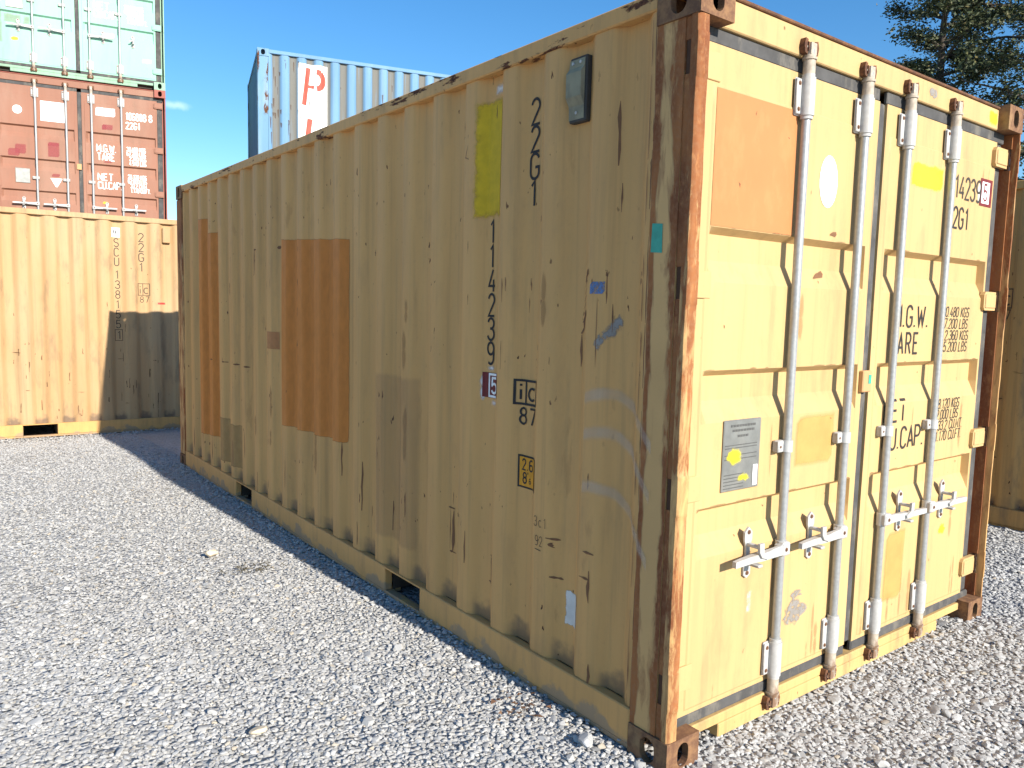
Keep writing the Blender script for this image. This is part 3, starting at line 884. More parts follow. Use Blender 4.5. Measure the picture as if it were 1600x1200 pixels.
deco(wall, 'paint_patch', M['tan'], lambda b: patch(b, P_(4.59, 4.39, .25, .60), wall_surf, .0011, .016), 'brown patch')
deco(wall, 'paint_patch', M['greypatch'], lambda b: patch(b, P_(2.13, 1.69, .30, 1.21), wall_surf, .0010, .016), 'greyish patch')
deco(wall, 'paint_patch', M['yspray'], lambda b: patch(b, P_(1.235, 1.02, 1.93, 2.445), wall_surf, .0012, .012), 'bright yellow sprayed block')
deco(wall, 'paint_patch', M['wspray'], lambda b: patch(b, P_(1.13, 1.04, 2.44, 2.50), wall_surf, .0009, .012), 'white spray mist')
deco(wall, 'lettering', M['ink'], lambda b: text(b, '22G1', -.872, 2.285, .098, wall_surf, wx=.52, stroke=.115, vertical=.106))
deco(wall, 'lettering', M['ink'], lambda b: text(b, '114239', -1.142, 1.835, .094, wall_surf, wx=.46, stroke=.115, vertical=.1045))
def box5(b):
    patch(b, P_(1.170, 1.035, 1.165, 1.275), wall_surf, .0012, .012)
deco(wall, 'check_digit_box', M['maroon'], box5)
deco(wall, 'lettering', M['white_ink'], lambda b: (text(b, '5', -1.107, 1.187, .066, wall_surf, .002, .55, .16),
     [ribbon(b, q, .010, wall_surf, .002) for q in ([(-1.125, 1.172), (-1.045, 1.172), (-1.045, 1.268), (-1.125, 1.268), (-1.125, 1.172)],)]), 'white check digit')
deco(wall, 'paint_patch', M['wspray'], lambda b: (patch(b, ell(-1.115, 1.295, .035, .022), wall_surf, .0014), patch(b, ell(-1.085, 1.145, .03, .022), wall_surf, .0014), patch(b, ell(-1.165, 1.21, .022, .07), wall_surf, .0009)), 'white spray dots')
def icm(b):
    x0, x1, z0, z1 = -.915, -.792, 1.165, 1.262
    for q in ([(x0, z0), (x1, z0), (x1, z1), (x0, z1), (x0, z0)], [(x0 + .052, z0), (x0 + .052, z1)]): ribbon(b, q, .010, wall_surf, .0018, .012)
    text(b, 'i', x0 + .016, z0 + .018, .066, wall_surf, .0018, .5, .15); text(b, 'c', x0 + .070, z0 + .018, .072, wall_surf, .0018, .62, .14)
    text(b, '87', x0 + .022, 1.082, .066, wall_surf, .0018, .55, .14, .32)
deco(wall, 'lettering', M['ink'], icm, 'boxed letters ic with 87 below')
def sticker(surf_rect, z0, z1):
    return lambda b: patch(b, P_(*surf_rect, z0, z1), wall_surf, .0012, .012)
deco(wall, 'height_sticker', M['ink'], lambda b: patch(b, P_(.897, .755, .815, .953), wall_surf, .0012, .012))
deco(wall, 'height_sticker', M['sticker_o'], lambda b: patch(b, P_(.889, .763, .823, .945), wall_surf, .002, .012), 'orange height sticker')
deco(wall, 'lettering', M['ink'], lambda b: (text(b, '2.6', -.872, .892, .044, wall_surf, .003, .5, .16), text(b, '8', -.866, .836, .044, wall_surf, .003, .5, .16), text(b, "6", -.825, .838, .022, wall_surf, .003, .5, .16), text(b, "'", -.838, .84, .044, wall_surf, .003, .4, .12)))
deco(wall, 'tape', M['tape_g'], lambda b: patch(b, [(-.168, 1.752), (-.118, 1.748), (-.120, 1.842), (-.165, 1.846)], lambda a, z, o: (.004 - o, -a, z), .0016), 'green tape on the post')
deco(wall, 'tape', M['tape_b'], lambda b: patch(b, P_(.462, .385, 1.615, 1.66), wall_surf, .0014, .012), 'blue tape')
deco(wall, 'tape_residue', M['smear'], lambda b: patch(b, [(-.455, 1.43), (-.41, 1.40), (-.305, 1.50), (-.335, 1.56)], wall_surf, .0014, .012), 'grey smear')
deco(wall, 'sticker', M['torn'], lambda b: patch(b, P_(.585, .490, .325, .47), wall_surf, .0014, .008), 'torn white sticker')
def swoosh(z0, z1, k):
    def f(b):
        pts = [(-.47 + i * .0068, z0 + (z1 - z0) * (i / 50) ** 2 + k * math.sin(i / 50 * PI)) for i in range(51)]
        def sf(a, bb, off):
            y = -a
            x = wallx(y, bb) if y > .178 else .004
            return (x - off, y, bb)
        n = 51; vs = []; ed = []
        for j, o_ in enumerate((-.035, -.012, .012, .035)):
            for a, z in pts: vs.append(sf(a, z + o_, .0024)); ed.append(.03 if j in (1, 2) else 0.)
        b.add(vs, [(j * n + i, j * n + i + 1, (j + 1) * n + i + 1, (j + 1) * n + i) for j in range(3) for i in range(n - 1)])
        b.att['edge'] = ed
    return f
deco(wall, 'graffiti_stroke', M['graf'], swoosh(1.235, 1.10, .045), 'pale sprayed arc')
deco(wall, 'graffiti_stroke', M['graf'], swoosh(1.10, .93, .04), 'pale sprayed arc')
deco(wall, 'graffiti_stroke', M['graf'], swoosh(.90, .70, .03), 'pale sprayed arc')
def hand(b):
    text(b, '3c1', -.745, .690, .040, wall_surf, .0018, .45, .06, .3); text(b, '92', -.735, .612, .040, wall_surf, .0018, .4, .06, .3)
    ribbon(b, [(-.735, .596), (-.70, .594)], .003, wall_surf, .0018)
deco(wall, 'handwriting', M['ink'], hand)
# ventilator
b = MB(); b.box(.018, .050, .526, .618, 2.242, 2.475, .004); v_ = b.build('ventilator', M['ventdark'], wall, 30)
b = MB()
b.prism([(.017, 2.252), (.015, 2.30), (-.002, 2.330), (-.003, 2.415), (.012, 2.435), (.017, 2.466)], 1, .535, .616)
b.build('ventilator_hood', M['vent'], v_, 25)
b = MB()
for y in (.555, .596): b.tube([(.018, y, 2.452), (.010, y, 2.452)], .006, 8)
b.tube([(.017, .575, 2.275), (.0125, .575, 2.275)], .006, 8)
b.build('rivets', M['galv_white'], v_)

# rust marks
def scratches(b):
    r_ = random.Random(5)
    b.att['edge'] = []
    def mark(y, z, ln, w, ang=0.):
        n = 4
        pts = [(-y + math.sin(ang) * ln * i / n + r_.uniform(-.25, .25) * w, z - math.cos(ang) * ln * i / n) for i in range(n + 1)]
        L_ = []; Rr = []
        for i, (a, z_) in enumerate(pts):
            k = w * (.35 + .9 * r_.random()) * (1 if 0 < i < n else .35)
            L_.append((a - k / 2 * math.cos(ang), z_ - k / 2 * math.sin(ang))); Rr.append((a + k / 2 * math.cos(ang), z_ + k / 2 * math.sin(ang)))
        vs = [wall_surf(a, z_, .0017) for a, z_ in L_ + Rr]
        b.add(vs, [(i, i + 1, n + 2 + i, n + 1 + i) for i in range(n)]); b.att['edge'] += [.01] * len(vs)
    for k in range(21):
        e = .195 + PIT * k
        for _ in range(r_.choice((1, 2, 2, 3, 6))):
            y = r_.choice((e - .004, e - .066, e - .035, e + .10)) + r_.uniform(-.012, .012)
            mark(y, r_.uniform(.3, 2.45), r_.uniform(.010, .075), r_.uniform(.003, .008))
        if r_.random() < .6: mark(e - .05, r_.uniform(.3, .75), r_.uniform(.1, .25), r_.uniform(.006, .016))
    # the long brown strips low on the wall
    for (y, z, ln, w) in ((1.385, .60, .20, .022), (1.415, .60, .19, .006), (1.07, .47, .13, .010), (1.03, .47, .13, .005), (2.56, .75, .20, .010), (1.975, .52, .16, .016), (2.29, .68, .28, .010), (.40, .24, .09, .012), (1.31, .61, .015, .05),
                          (.645, .64, .02, .035), (.42, 1.60, .25, .004), (.38, 1.70, .12, .004), (.36, 1.58, .1, .004), (.36, 2.28, .22, .009), (.345, 2.0, .1, .006), (.86, 1.60, .06, .006), (.85, 1.68, .05, .008), (1.0, 1.68, .10, .005), (1.0, 1.42, .12, .004)):
        mark(y, z, ln, w)
    for (y, z) in ((1.40, .61), (1.385, .40), (1.05, .47), (1.06, .35), (.64, .655), (.42, .66), (.44, .56), (.62, .50)):
        mark(y + .03, z, .055, .010, PI / 2)
    for y in (5.10, 4.78, 4.50, 4.24): mark(y, 1.07, .06, .012, PI / 2)
    for y in (4.02, 3.85, 3.63): mark(y, 1.93, .05, .022, PI / 2)
    mark(4.01, 1.93, .18, .014)
    for i in range(6): mark(.478 + .004 * i, 1.665 - .026 * i, .042, .006, R(-52))
    mark(.470, 1.705, .060, .026, R(-40)); mark(.478, 1.545, .095, .034, R(-36)); mark(.480, 1.555, .07, .02, R(-40)); mark(.533, 1.465, .12, .014)
    for y0_ in (.184, .202):
        z_ = 2.5
        while z_ > .2:
            l_ = r_.uniform(.08, .3); mark(y0_ + r_.uniform(-.0015, .0015), z_, l_, r_.uniform(.003, .006)); z_ -= l_ * r_.uniform(.85, 1.5)
    # scratched square bracket
    for q in ((1.335, 2.36, .05, .006), (1.30, 2.36, .04, .006)): mark(*q)
    mark(1.335, 2.31, .04, .006, R(60)); mark(1.27, 2.26, .06, .005, R(-20)); mark(1.29, 2.21, .03, .006, R(70))
deco(wall, 'rust_scratches', M['scr'], scratches, stuff=True)
def bleeds(b):
    r_ = random.Random(9)
    for k in range(16):
        e = .195 + PIT * r_.randrange(0, 20)
        y = e - .03 + r_.uniform(-.03, .03); z = r_.uniform(.2, 1.6); h = r_.uniform(.12, .4)
        patch(b, ell(-y, z + h / 2, .028, h / 2, 20, .12, k), wall_surf, .0009)
    for k in range(21):
        e = .195 + PIT * k
        pass
deco(wall, 'rust_stains', M['scr_soft'], bleeds, stuff=True)

# ------------------------------------------------------------------ markings on the main doors
dl, dr = main['doors']
deco(dl, 'paint_patch', M['orange_door'], lambda b: patch(b, [(.160, 1.846), (.622, 1.846), (.618, 2.288), (.160, 2.288)], door_surf, .0012, .05), 'peach orange square patch')
deco(dl, 'paint_patch', M['white'], lambda b: patch(b, ell(.845, 2.065, .062, .098), door_surf, .0012), 'white spot')
deco(dl, 'paint_patch', M['tan_light'], lambda b: patch(b, rect(.72, 1.00, .965, 1.24 - .06), door_surf, .0012, .04), 'pale orange patch')
pl = deco(dl, 'data_plate', M['plate'], lambda b: b.box(.280, .492, .046, .0535, .930, 1.185, .003))
def ptxt(b):
    for i, (z, w) in enumerate(((1.165, .14), (1.148, .12), (1.128, .06))):
        a = .386 - w / 2
        while a < .386 + w / 2:
            b.box(a, a + .012, .0445, .0455, z - .005, z + .003); a += .016
    for z in (1.095, 1.085, 1.06, 1.045, .99, .978, .966, .954, .942): b.box(.288, .40 if z < 1 else .47, .0445, .0455, z - .0016, z + .0016)
deco(pl, 'plate_print', M['plate_ink'], ptxt)
def flat(a, z, o): return (a, .0455 - o, z)
deco(pl, 'paint_blob', M['yspray2'], lambda b: (patch(b, ell(.342, 1.055, .052, .036, 20, .12, 3), flat, .0016), patch(b, ell(.398, .975, .040, .020, 20, .12, 4), flat, .0016)), 'yellow sprayed blobs')
deco(pl, 'sticker', M['white'], lambda b: patch(b, rect(.452, .478, .94, 1.015), flat, .0018), 'white strip')
deco(dl, 'sticker', M['wspray'], lambda b: patch(b, rect(.462, .505, .445, .545), door_surf, .0012, .02), 'pale sticker remnant')
deco(dl, 'bare_patch', M['smear'], lambda b: (patch(b, ell(.79, .385, .085, .055, 16, .3, 6), door_surf, .0012), patch(b, ell(.79, .46, .05, .03, 12, .3, 7), door_surf, .0012)), 'bare grey patch')
deco(dl, 'rust_mark', M['scr'], lambda b: (patch(b, [(.80, 1.695), (.90, 1.705), (.885, 1.735), (.82, 1.715)], door_surf, .0012), patch(b, [(.87, 1.865), (.935, 1.857), (.92, 1.885), (.88, 1.88)], door_surf, .0012)))
def dscr(b):
    r_ = random.Random(4); b.att['edge'] = []
    for _ in range(26):
        x = r_.choice((r_.uniform(.2, 1.15), r_.uniform(1.3, 2.28))); z = r_.uniform(.2, 2.35); h = r_.uniform(.006, .022); w = r_.uniform(.002, .005)
        vs = [door_surf(x + r_.uniform(-.01, .01), z + h, .0014), door_surf(x + w, z + h * .7, .0014), door_surf(x + w * .6, z, .0014), door_surf(x - w * .3, z + h * .3, .0014)]
        b.add(vs, [(0, 1, 2, 3)]); b.att['edge'] += [.01] * 4
deco(dl, 'rust_scratches', M['scr'], dscr, stuff=True)
def seeps(x0, x1, sd):
    def f(b):
        r_ = random.Random(sd)
        for _ in range(12):
            x = r_.uniform(x0, x1); z = r_.choice((.15, .15, .15, 1.66, 1.18, .705, 2.30)); h = r_.uniform(.04, .14); w = r_.uniform(.006, .024)
            patch(b, ell(x, z + (h if z < .2 else -h - .004), w, h, 20, .1, _), door_surf, .0010)
    return f
deco(dl, 'rust_stains', M['scr_soft'], seeps(.2, 1.15, 1), stuff=True)
deco(dr, 'rust_stains', M['scr_soft'], seeps(1.29, 2.28, 2), stuff=True)
def edge_rust(b):
    r_ = random.Random(12); b.att['edge'] = []
    for (x0, x1) in ((.17, 1.14), (1.30, 2.28)):
        for z in (1.8445, 1.3635, .8865):
            x = x0
            while x < x1:
                l_ = r_.uniform(.01, .09)
                if r_.random() < .4:
                    h = r_.uniform(.002, .005)
                    b.add([door_surf(x, z, .0012), door_surf(min(x + l_, x1), z, .0012), door_surf(min(x + l_, x1), z + h * .5, .0012), door_surf((x + min(x + l_, x1)) / 2, z + h, .0012), door_surf(x, z + h * .4, .0012)], [(0, 1, 2, 3, 4)]); b.att['edge'] += [.01] * 5
                x += l_ + r_.uniform(.0, .08)
deco(dl, 'rust_edges', M['scr_far'], edge_rust, stuff=True)
deco(dr, 'paint_patch', M['yspray2'], lambda b: patch(b, rect(1.47, 1.775, 2.115, 2.235), door_surf, .0012, .03), 'bright yellow sprayed block')
deco(dr, 'lettering', M['ink_worn'], lambda b: text(b, '114239', 1.838, 2.118, .098, door_surf, .0014, .45, .12, .15))
deco(dr, 'check_digit_box', M['maroon'], lambda b: patch(b, rect(2.155, 2.285, 2.105, 2.235), door_surf, .0012))
deco(dr, 'paint_patch', M['white'], lambda b: patch(b, rect(2.172, 2.255, 2.118, 2.220), door_surf, .002))
deco(dr, 'lettering', M['maroon'], lambda b: text(b, '5', 2.192, 2.132, .076, door_surf, .0028, .5, .13))
deco(dr, 'paint_patch', M['wspray'], lambda b: patch(b, ell(2.142, 2.165, .022, .06), door_surf, .0010))
deco(dr, 'lettering', M['ink'], lambda b: text(b, '22G1', 1.832, 1.980, .094, door_surf, .0014, .46, .12, .18))
deco(dr, 'lettering', M['ink'], lambda b: (text(b, 'M.G.W.', 1.420, 1.518, .092, door_surf, .0014, .52, .12, .17), text(b, 'TARE', 1.400, 1.400, .090, door_surf, .0014, .45, .12, .32)))
deco(dr, 'lettering', M['ink'], lambda b: (text(b, 'NET', 1.385, 1.100, .094, door_surf, .0014, .49, .12, .26), text(b, 'CU.CAP.', 1.388, .975, .094, door_surf, .0014, .51, .12, .16)))
def rcol(b):
    for s_, x, z in (('30.480 KGS', 1.862, 1.568), ('67.200 LBS', 1.855, 1.513), ('2.360 KGS', 1.900, 1.458), ('5.200 LBS', 1.895, 1.404)):
        text(b, s_, x, z, .045, door_surf, .0014, .50, .13, .16, 0, .15)
    for s_, x, z in (('28.120 KGS', 1.862, 1.132), ('62.000 LBS', 1.852, 1.080), ('33.2 CU.MT.', 1.905, 1.028), ('1.170 CU.FT.', 1.885, .976)):
        text(b, s_, x, z, .045, door_surf, .0014, .47, .13, .15, 0, .15)
deco(dr, 'lettering', M['ink_worn'], rcol, 'small weight figures')
deco(dr, 'paint_patch', M['tan_light'], lambda b: patch(b, rect(1.475, 1.67, .26, .60), door_surf, .0012, .04), 'pale orange patch')
deco(dr, 'paint_patch', M['yspray2'], lambda b: patch(b, ell(2.03, .53, .042, .036, 14, .15, 2), door_surf, .0014), 'yellow spray dot')
deco(dr, 'sticker', M['tape_g'], lambda b: patch(b, rect(1.204, 1.226, 1.28, 1.318), lambda a, z, o: (a, .0355 - o, z), .001), 'green tag')
deco(main['header'], 'paint_patch', M['yspray2'], lambda b: patch(b, rect(2.165, 2.27, 2.485, 2.562), lambda a, z, o: (a, .046 - o, z), .0012, .02), 'lemon spray patch')
deco(main['header'], 'paint_patch', M['smear'], lambda b: patch(b, ell(1.60, 2.53, .055, .03, 14, .2, 8), lambda a, z, o: (a, .046 - o, z), .0012), 'bare grey spot')

# ------------------------------------------------------------------ markings on the other containers
w2 = left['wall']
deco(w2, 'lettering', M['ink_worn'], lambda b: text(b, '22G1', -.885, 2.300, .098, wall_surf, wx=.55, stroke=.10, vertical=.118))
deco(w2, 'sticker', M['white'], lambda b: patch(b, P_(1.175, 1.085, 2.335, 2.445), wall_surf, .0012, .012), 'white square with a dark W')
deco(w2, 'lettering', M['ink'], lambda b: text(b, 'W', -1.155, 2.365, .055, wall_surf, .002, .40, .2))
deco(w2, 'lettering', M['ink_worn'], lambda b: text(b, 'SCU', -1.150, 2.225, .095, wall_surf, wx=.5, stroke=.10, vertical=.112))
deco(w2, 'lettering', M['ink_worn'], lambda b: (text(b, '138155', -1.145, 1.850, .092, wall_surf, wx=.5, stroke=.10, vertical=.117), text(b, '1', -1.135, 1.135, .09, wall_surf, wx=.5, stroke=.1),
     ribbon(b, [(-1.16, 1.115), (-1.08, 1.115), (-1.08, 1.245), (-1.16, 1.245), (-1.16, 1.115)], .006, wall_surf, .0016, .012)))
def icl(b, fa=1.):
    x0, x1, z0, z1 = -.90, -.775, 1.66, 1.80
    for q in ([(x0, z0), (x1, z0), (x1, z1), (x0, z1), (x0, z0)], [(x0 + .052, z0), (x0 + .052, z1)]): ribbon(b, q, .008, wall_surf, .0018, .012)
    text(b, 'i', x0 + .016, z0 + .022, .09, wall_surf, .0018, .4, .12); text(b, 'c', x0 + .064, z0 + .022, .10, wall_surf, .0018, .5, .12)
    text(b, '87', x0 + .022, z0 - .085, .07, wall_surf, .0018, .5, .12, .32)
deco(w2, 'lettering', M['ink_faint'], icl, 'boxed letters ic with 87 below')
deco(w2, 'tape', M['tape_r'], lambda b: patch(b, P_(.69, .60, 1.555, 1.578), wall_surf, .0012, .012), 'short red tape')
deco(w2, 'ventilator', M['yel2'], lambda b: b.box(-.004, .05, .535, .625, 2.30, 2.48, .006))
deco(right['wall'], 'lettering', M['ink_worn'], icl, 'boxed letters ic with 87 below')
def rustly(seed, n, zmax):
    def f(b):
        r_ = random.Random(seed); b.att['edge'] = []
        for _ in range(n):
            k = r_.randrange(0, 20); e = .195 + PIT * k
            y = e + r_.uniform(-.07, .1); z = r_.uniform(.2, zmax) if r_.random() < .75 else r_.uniform(.2, 2.4)
            ln, w = (r_.uniform(.02, .12), r_.uniform(.004, .014)) if r_.random() < .82 else (r_.uniform(.006, .014), r_.uniform(.02, .07))
            nn = 3; L_ = []; Rr = []
            for i in range(nn + 1):
                kk = w * (.3 + r_.random()); a = -y + r_.uniform(-.3, .3) * w; zz = z - ln * i / nn
                L_.append((a - kk / 2, zz)); Rr.append((a + kk / 2, zz))
            vs = [wall_surf(a, z_, .0017) for a, z_ in L_ + Rr]
            b.add(vs, [(i, i + 1, nn + 2 + i, nn + 1 + i) for i in range(nn)]); b.att['edge'] += [.01] * len(vs)
    return f
deco(w2, 'rust_scratches', M['scr_far'], rustly(3, 120, 1.1), stuff=True)
deco(right['wall'], 'rust_scratches', M['scr_far'], rustly(8, 80, 1.6), stuff=True)

def far_doors(c, ink, full):
    d0, d1 = c['doors']
    deco(d1, 'lettering', ink, lambda b: (text(b, 'NET', 1.455, 1.115, .105, door_surf, .003, .5, .16, .2), text(b, 'CU.CAP.', 1.455, .985, .105, door_surf, .003, .42, .16, .14)))
    def col(b, rows):
        for s_, x, z in rows: text(b, s_, x, z, .062, door_surf, .003, .38, .17, .12)
    deco(d1, 'lettering', ink, lambda b: col(b, (('28.120 KGS', 1.875, 1.175), ('62.000 LBS', 1.875, 1.105), ('33.2 CU.M.', 1.91, 1.03), ('1.170 CU.FT.', 1.91, .96))))
    if full:
        deco(d1, 'lettering', ink, lambda b: (text(b, 'M.G.W.', 1.445, 1.555, .105, door_surf, .003, .42, .17, .14), text(b, 'TARE', 1.455, 1.425, .105, door_surf, .003, .42, .17, .2)))
        deco(d1, 'lettering', ink, lambda b: col(b, (('30.480 KGS', 1.865, 1.60), ('67.200 LBS', 1.865, 1.53), ('2.240 KGS', 1.90, 1.455), ('4.940 LBS', 1.90, 1.385))))
        deco(d1, 'lettering', ink, lambda b: (text(b, '106888 8', 1.86, 2.085, .105, door_surf, .003, .36, .17, .16), text(b, '22G1', 1.86, 1.945, .10, door_surf, .003, .40, .16, .18)))
        deco(d1, 'paint_patch', M['wspray_hard'], lambda b: patch(b, rect(1.43, 1.72, 2.09, 2.235), door_surf, .003, .03), 'white sprayed block')
        deco(d0, 'sticker', M['white'], lambda b: patch(b, rect(.70, 1.015, 1.93, 2.225), door_surf, .003, .06), 'white square sticker')
        deco(d0, 'paint_patch', M['white'], lambda b: patch(b, ell(.40, 2.06, .062, .062), door_surf, .003), 'white round spot')
        deco(d0, 'data_plate', M['plate'], lambda b: b.box(.35, .54, .044, .0535, .985, 1.20, .003))
        deco(d0, 'sticker', M['white'], lambda b: patch(b, [(.875, .955), (.895, .955), (.965, 1.085), (.805, 1.085)], door_surf, .003), 'white triangle')
        for q_ in ((rect(.78, .94, 1.40, 1.62), .002), (rect(.78, .94, 1.565, 1.63), .0026), (rect(.35, .50, 1.41, 1.56), .002), (rect(.26, .42, 1.37, 1.49), .0026), (rect(.82, .94, 1.10, 1.16), .002)):
            deco(d0, 'sticker_residue', M['fadedred'], lambda b: patch(b, q_[0], door_surf, q_[1]), 'faded red sticker residue')
        for q_ in ((rect(1.52, 1.68, 1.89, 1.98), .002), (rect(1.52, 1.59, 1.89, 1.98), .0026), (rect(1.53, 1.66, 1.385, 1.42), .0026)):
            deco(d1, 'sticker_residue', M['fadedred'], lambda b: patch(b, q_[0], door_surf, q_[1]), 'faded red sticker residue')
        deco(d1, 'paint_patch', M['yspray2'], lambda b: patch(b, rect(1.50, 1.59, .765 - .02, .80), door_surf, .003), 'yellow spray dash')
    else:
        deco(d0, 'data_plate', M['plate'], lambda b: b.box(.30, .52, .044, .0535, .93, 1.20, .003))
        deco(d0, 'paint_patch', M['yspray2'], lambda b: patch(b, ell(.40, .49, .055, .035), door_surf, .003), 'yellow spray dot')
        deco(d0, 'rust_mark', M['scr_soft'], lambda b: (patch(b, rect(.25, .50, .70, .86), door_surf, .002), patch(b, rect(.13, .26, .40, .95), door_surf, .0026), patch(b, rect(.50, .62, .70, .86), door_surf, .0026)))
        deco(d1, 'paint_patch', M['wspray'], lambda b: (patch(b, rect(2.10, 2.26, .38, .47), door_surf, .003), patch(b, rect(1.58, 1.74, .70, .79), door_surf, .003)), 'white sprayed patches')
far_doors(red, M['white_ink'], True)
far_doors(green, M['white_ink'], False)

# blue container: white panel with two big slanted red letters (runs off behind the front container)
wb = blue['wall']
yL = L
deco(wb, 'letter_panel', M['pilwhite'], lambda b: patch(b, P_(5.42, 4.94, 1.0, 2.745), wall_surf, .0014, .014))
def blue_marks(b):
    r_ = random.Random(21); b.att['edge'] = []
    for _ in range(44):
        y = L - abs(r_.gauss(0, .35)) - .18 if r_.random() < .7 else r_.uniform(1, 5.8)
        z = r_.uniform(1.2, 2.78); ln = r_.uniform(.03, .22); w = r_.uniform(.008, .03)
        q = [(-y - w / 2, z), (-y + w / 2, z + r_.uniform(-.02, .02)), (-y + w * .3, z - ln), (-y - w * .2, z - ln * .8)]
        b.add([wall_surf(a, c_, .002) for a, c_ in q], [(0, 1, 2, 3)]); b.att['edge'] += [.01] * 4
def bigp(b):
    ribbon(b, [(-5.322, 2.08), (-5.248, 2.69)], .075, wall_surf, .003, .014)
    ribbon(b, [(-5.115 + .105 * math.cos(R(a)), 2.50 + .135 * math.sin(R(a))) for a in range(92, -91, -14)], .088, wall_surf, .0032, .014)
    ribbon(b, [(-5.25, 2.392), (-5.16, 2.388)], .05, wall_surf, .0026, .014)
deco(wb, 'lettering', M['pilred'], bigp, 'big slanted red letter P')
deco(wb, 'lettering', M['pilred'], lambda b: ribbon(b, [(-5.31, 1.18), (-5.222, 1.87)], .085, wall_surf, .003, .014), 'big slanted red letter I')

deco(wb, 'rust_scratches', M['scr_blue'], lambda b: blue_marks(b), stuff=True)

# ------------------------------------------------------------------ gravel: loose stones as instances of six stone shapes
t = NT('crushed_limestone')
oi = t.n.new('ShaderNodeObjectInfo')
rnd = oi.outputs['Random']
cr = t.n.new('ShaderNodeValToRGB'); t.l.new(rnd, cr.inputs[0])
e = cr.color_ramp.elements
e[0].position = 0; e[0].color = (.295, .295, .29, 1)
e[1].position = 1; e[1].color = (.55, .54, .515, 1)
for p, c in ((.2, (.375, .373, .366)), (.6, (.45, .446, .434)), (.90, (.50, .495, .48)), (.92, (.46, .39, .29)), (.94, (.50, .46, .39)), (.955, (.48, .475, .465))):
    q = e.new(p); q.color = (*c, 1)
c = t.mix(t.ramp(t.noise(26, None, 5, .6), .35, .7, 0, .25), cr.outputs[0], (.36, .35, .335))
pn = t.noise(1.4, oi.outputs['Location'], 5, .6)
c = t.mix(t.ramp(pn, .42, .68, 0, .32), c, (.37, .355, .33))
t.bump(t.noise(60, None, 4), .25, .003)
M['stone'] = t.fin(c, .88)

def stone_mesh(seed, mat, flat=.48):
    import bmesh
    r_ = random.Random(seed)
    bm = bmesh.new(); bmesh.ops.create_icosphere(bm, subdivisions=2, radius=.5)
    cuts = []
    for _ in range(13):
        d = Vector((r_.gauss(0, 1), r_.gauss(0, 1), r_.gauss(0, 1))).normalized(); cuts.append((d, r_.uniform(.22, .40)))
    for v in bm.verts:
        for d, k in cuts:
            q = v.co.dot(d)
            if q > k: v.co -= d * (q - k)
        v.co += Vector((r_.uniform(-1, 1), r_.uniform(-1, 1), r_.uniform(-1, 1))) * .012
    sc = (r_.uniform(.95, 1.35), r_.uniform(.8, 1.1), r_.uniform(flat - .15, flat + .15))
    for v in bm.verts: v.co = Vector((v.co.x * sc[0], v.co.y * sc[1], v.co.z * sc[2]))
    me = bpy.data.meshes.new('stone'); bm.to_mesh(me); bm.free(); me.materials.append(mat)
    return me

SC = bpy.data.collections.new('stone_shapes')
for k in range(7):
    SC.objects.link(bpy.data.objects.new('stone_shape', stone_mesh(40 + k, M['stone'])))

def scatter(x0, x1, y0, y1, dens, smin, smax, zoff, avoid=()):
    n = int((x1 - x0) * (y1 - y0) * dens)
    p = np.stack([rng.uniform(x0, x1, n), rng.uniform(y0, y1, n)], 1)
    for (a, b_, c_, d_) in avoid:
        p = p[~((p[:, 0] > a) & (p[:, 0] < b_) & (p[:, 1] > c_) & (p[:, 1] < d_))]
    n = len(p)
    s_ = smin + (smax - smin) * rng.beta(1.5, 3.2, n)
    z = gz(p[:, 0], p[:, 1]) + zoff - .005 + rng.uniform(-.004, .006, n)
    return np.column_stack([p, z, s_])
AV = [(.06, WD - .06, .12, L - .05), (4.53, 8, 0, 7)]
parts = [scatter(-4.2, .08, -1.6, 2.6, 4800, .011, .040, .0, AV), scatter(-4.6, .08, 2.6, 8.75, 3000, .013, .040, .0, AV),
         scatter(.0, 6.4, -1.9, .12, 4300, .012, .046, .0, AV), scatter(2.36, 4.6, .12, 8.6, 2200, .016, .046, .0, AV),
         scatter(-.10, .03, .2, 6.0, 450, .022, .05, .006, AV), scatter(-.035, .05, .18, 6.0, 1500, .014, .034, .016, AV), scatter(.17, 2.2, .03, .115, 900, .014, .034, .008, AV), scatter(-4.4, 1.0, 8.38, 8.75, 900, .016, .04, .016, AV), scatter(-2.5, .3, -1.2, 3.0, 22, .045, .07, .004, AV), scatter(.2, 4.8, -1.4, .4, 30, .045, .075, .004, AV)]
A = np.concatenate(parts)
me = bpy.data.meshes.new('gravel')
me.vertices.add(len(A)); me.vertices.foreach_set('co', A[:, :3].astype(np.float32).ravel())
at = me.attributes.new('size', 'FLOAT', 'POINT'); at.data.foreach_set('value', A[:, 3].astype(np.float32))
at = me.attributes.new('turn', 'FLOAT_VECTOR', 'POINT')
rot = np.column_stack([rng.normal(0, .22, len(A)), rng.normal(0, .22, len(A)), rng.uniform(0, 2 * PI, len(A))])
at.data.foreach_set('vector', rot.astype(np.float32).ravel())
at = me.attributes.new('shape', 'INT', 'POINT'); at.data.foreach_set('value', rng.integers(0, 7, len(A)).astype(np.int32))
gv = bpy.data.objects.new('gravel', me); COL.objects.link(gv); gv['kind'] = 'stuff'
ng = bpy.data.node_groups.new('gravel_scatter', 'GeometryNodeTree')
ng.interface.new_socket('Geometry', in_out='INPUT', socket_type='NodeSocketGeometry')
ng.interface.new_socket('Geometry', in_out='OUTPUT', socket_type='NodeSocketGeometry')
gi, go = ng.nodes.new('NodeGroupInput'), ng.nodes.new('NodeGroupOutput')
ip = ng.nodes.new('GeometryNodeInstanceOnPoints')
ci = ng.nodes.new('GeometryNodeCollectionInfo'); ci.inputs['Collection'].default_value = SC
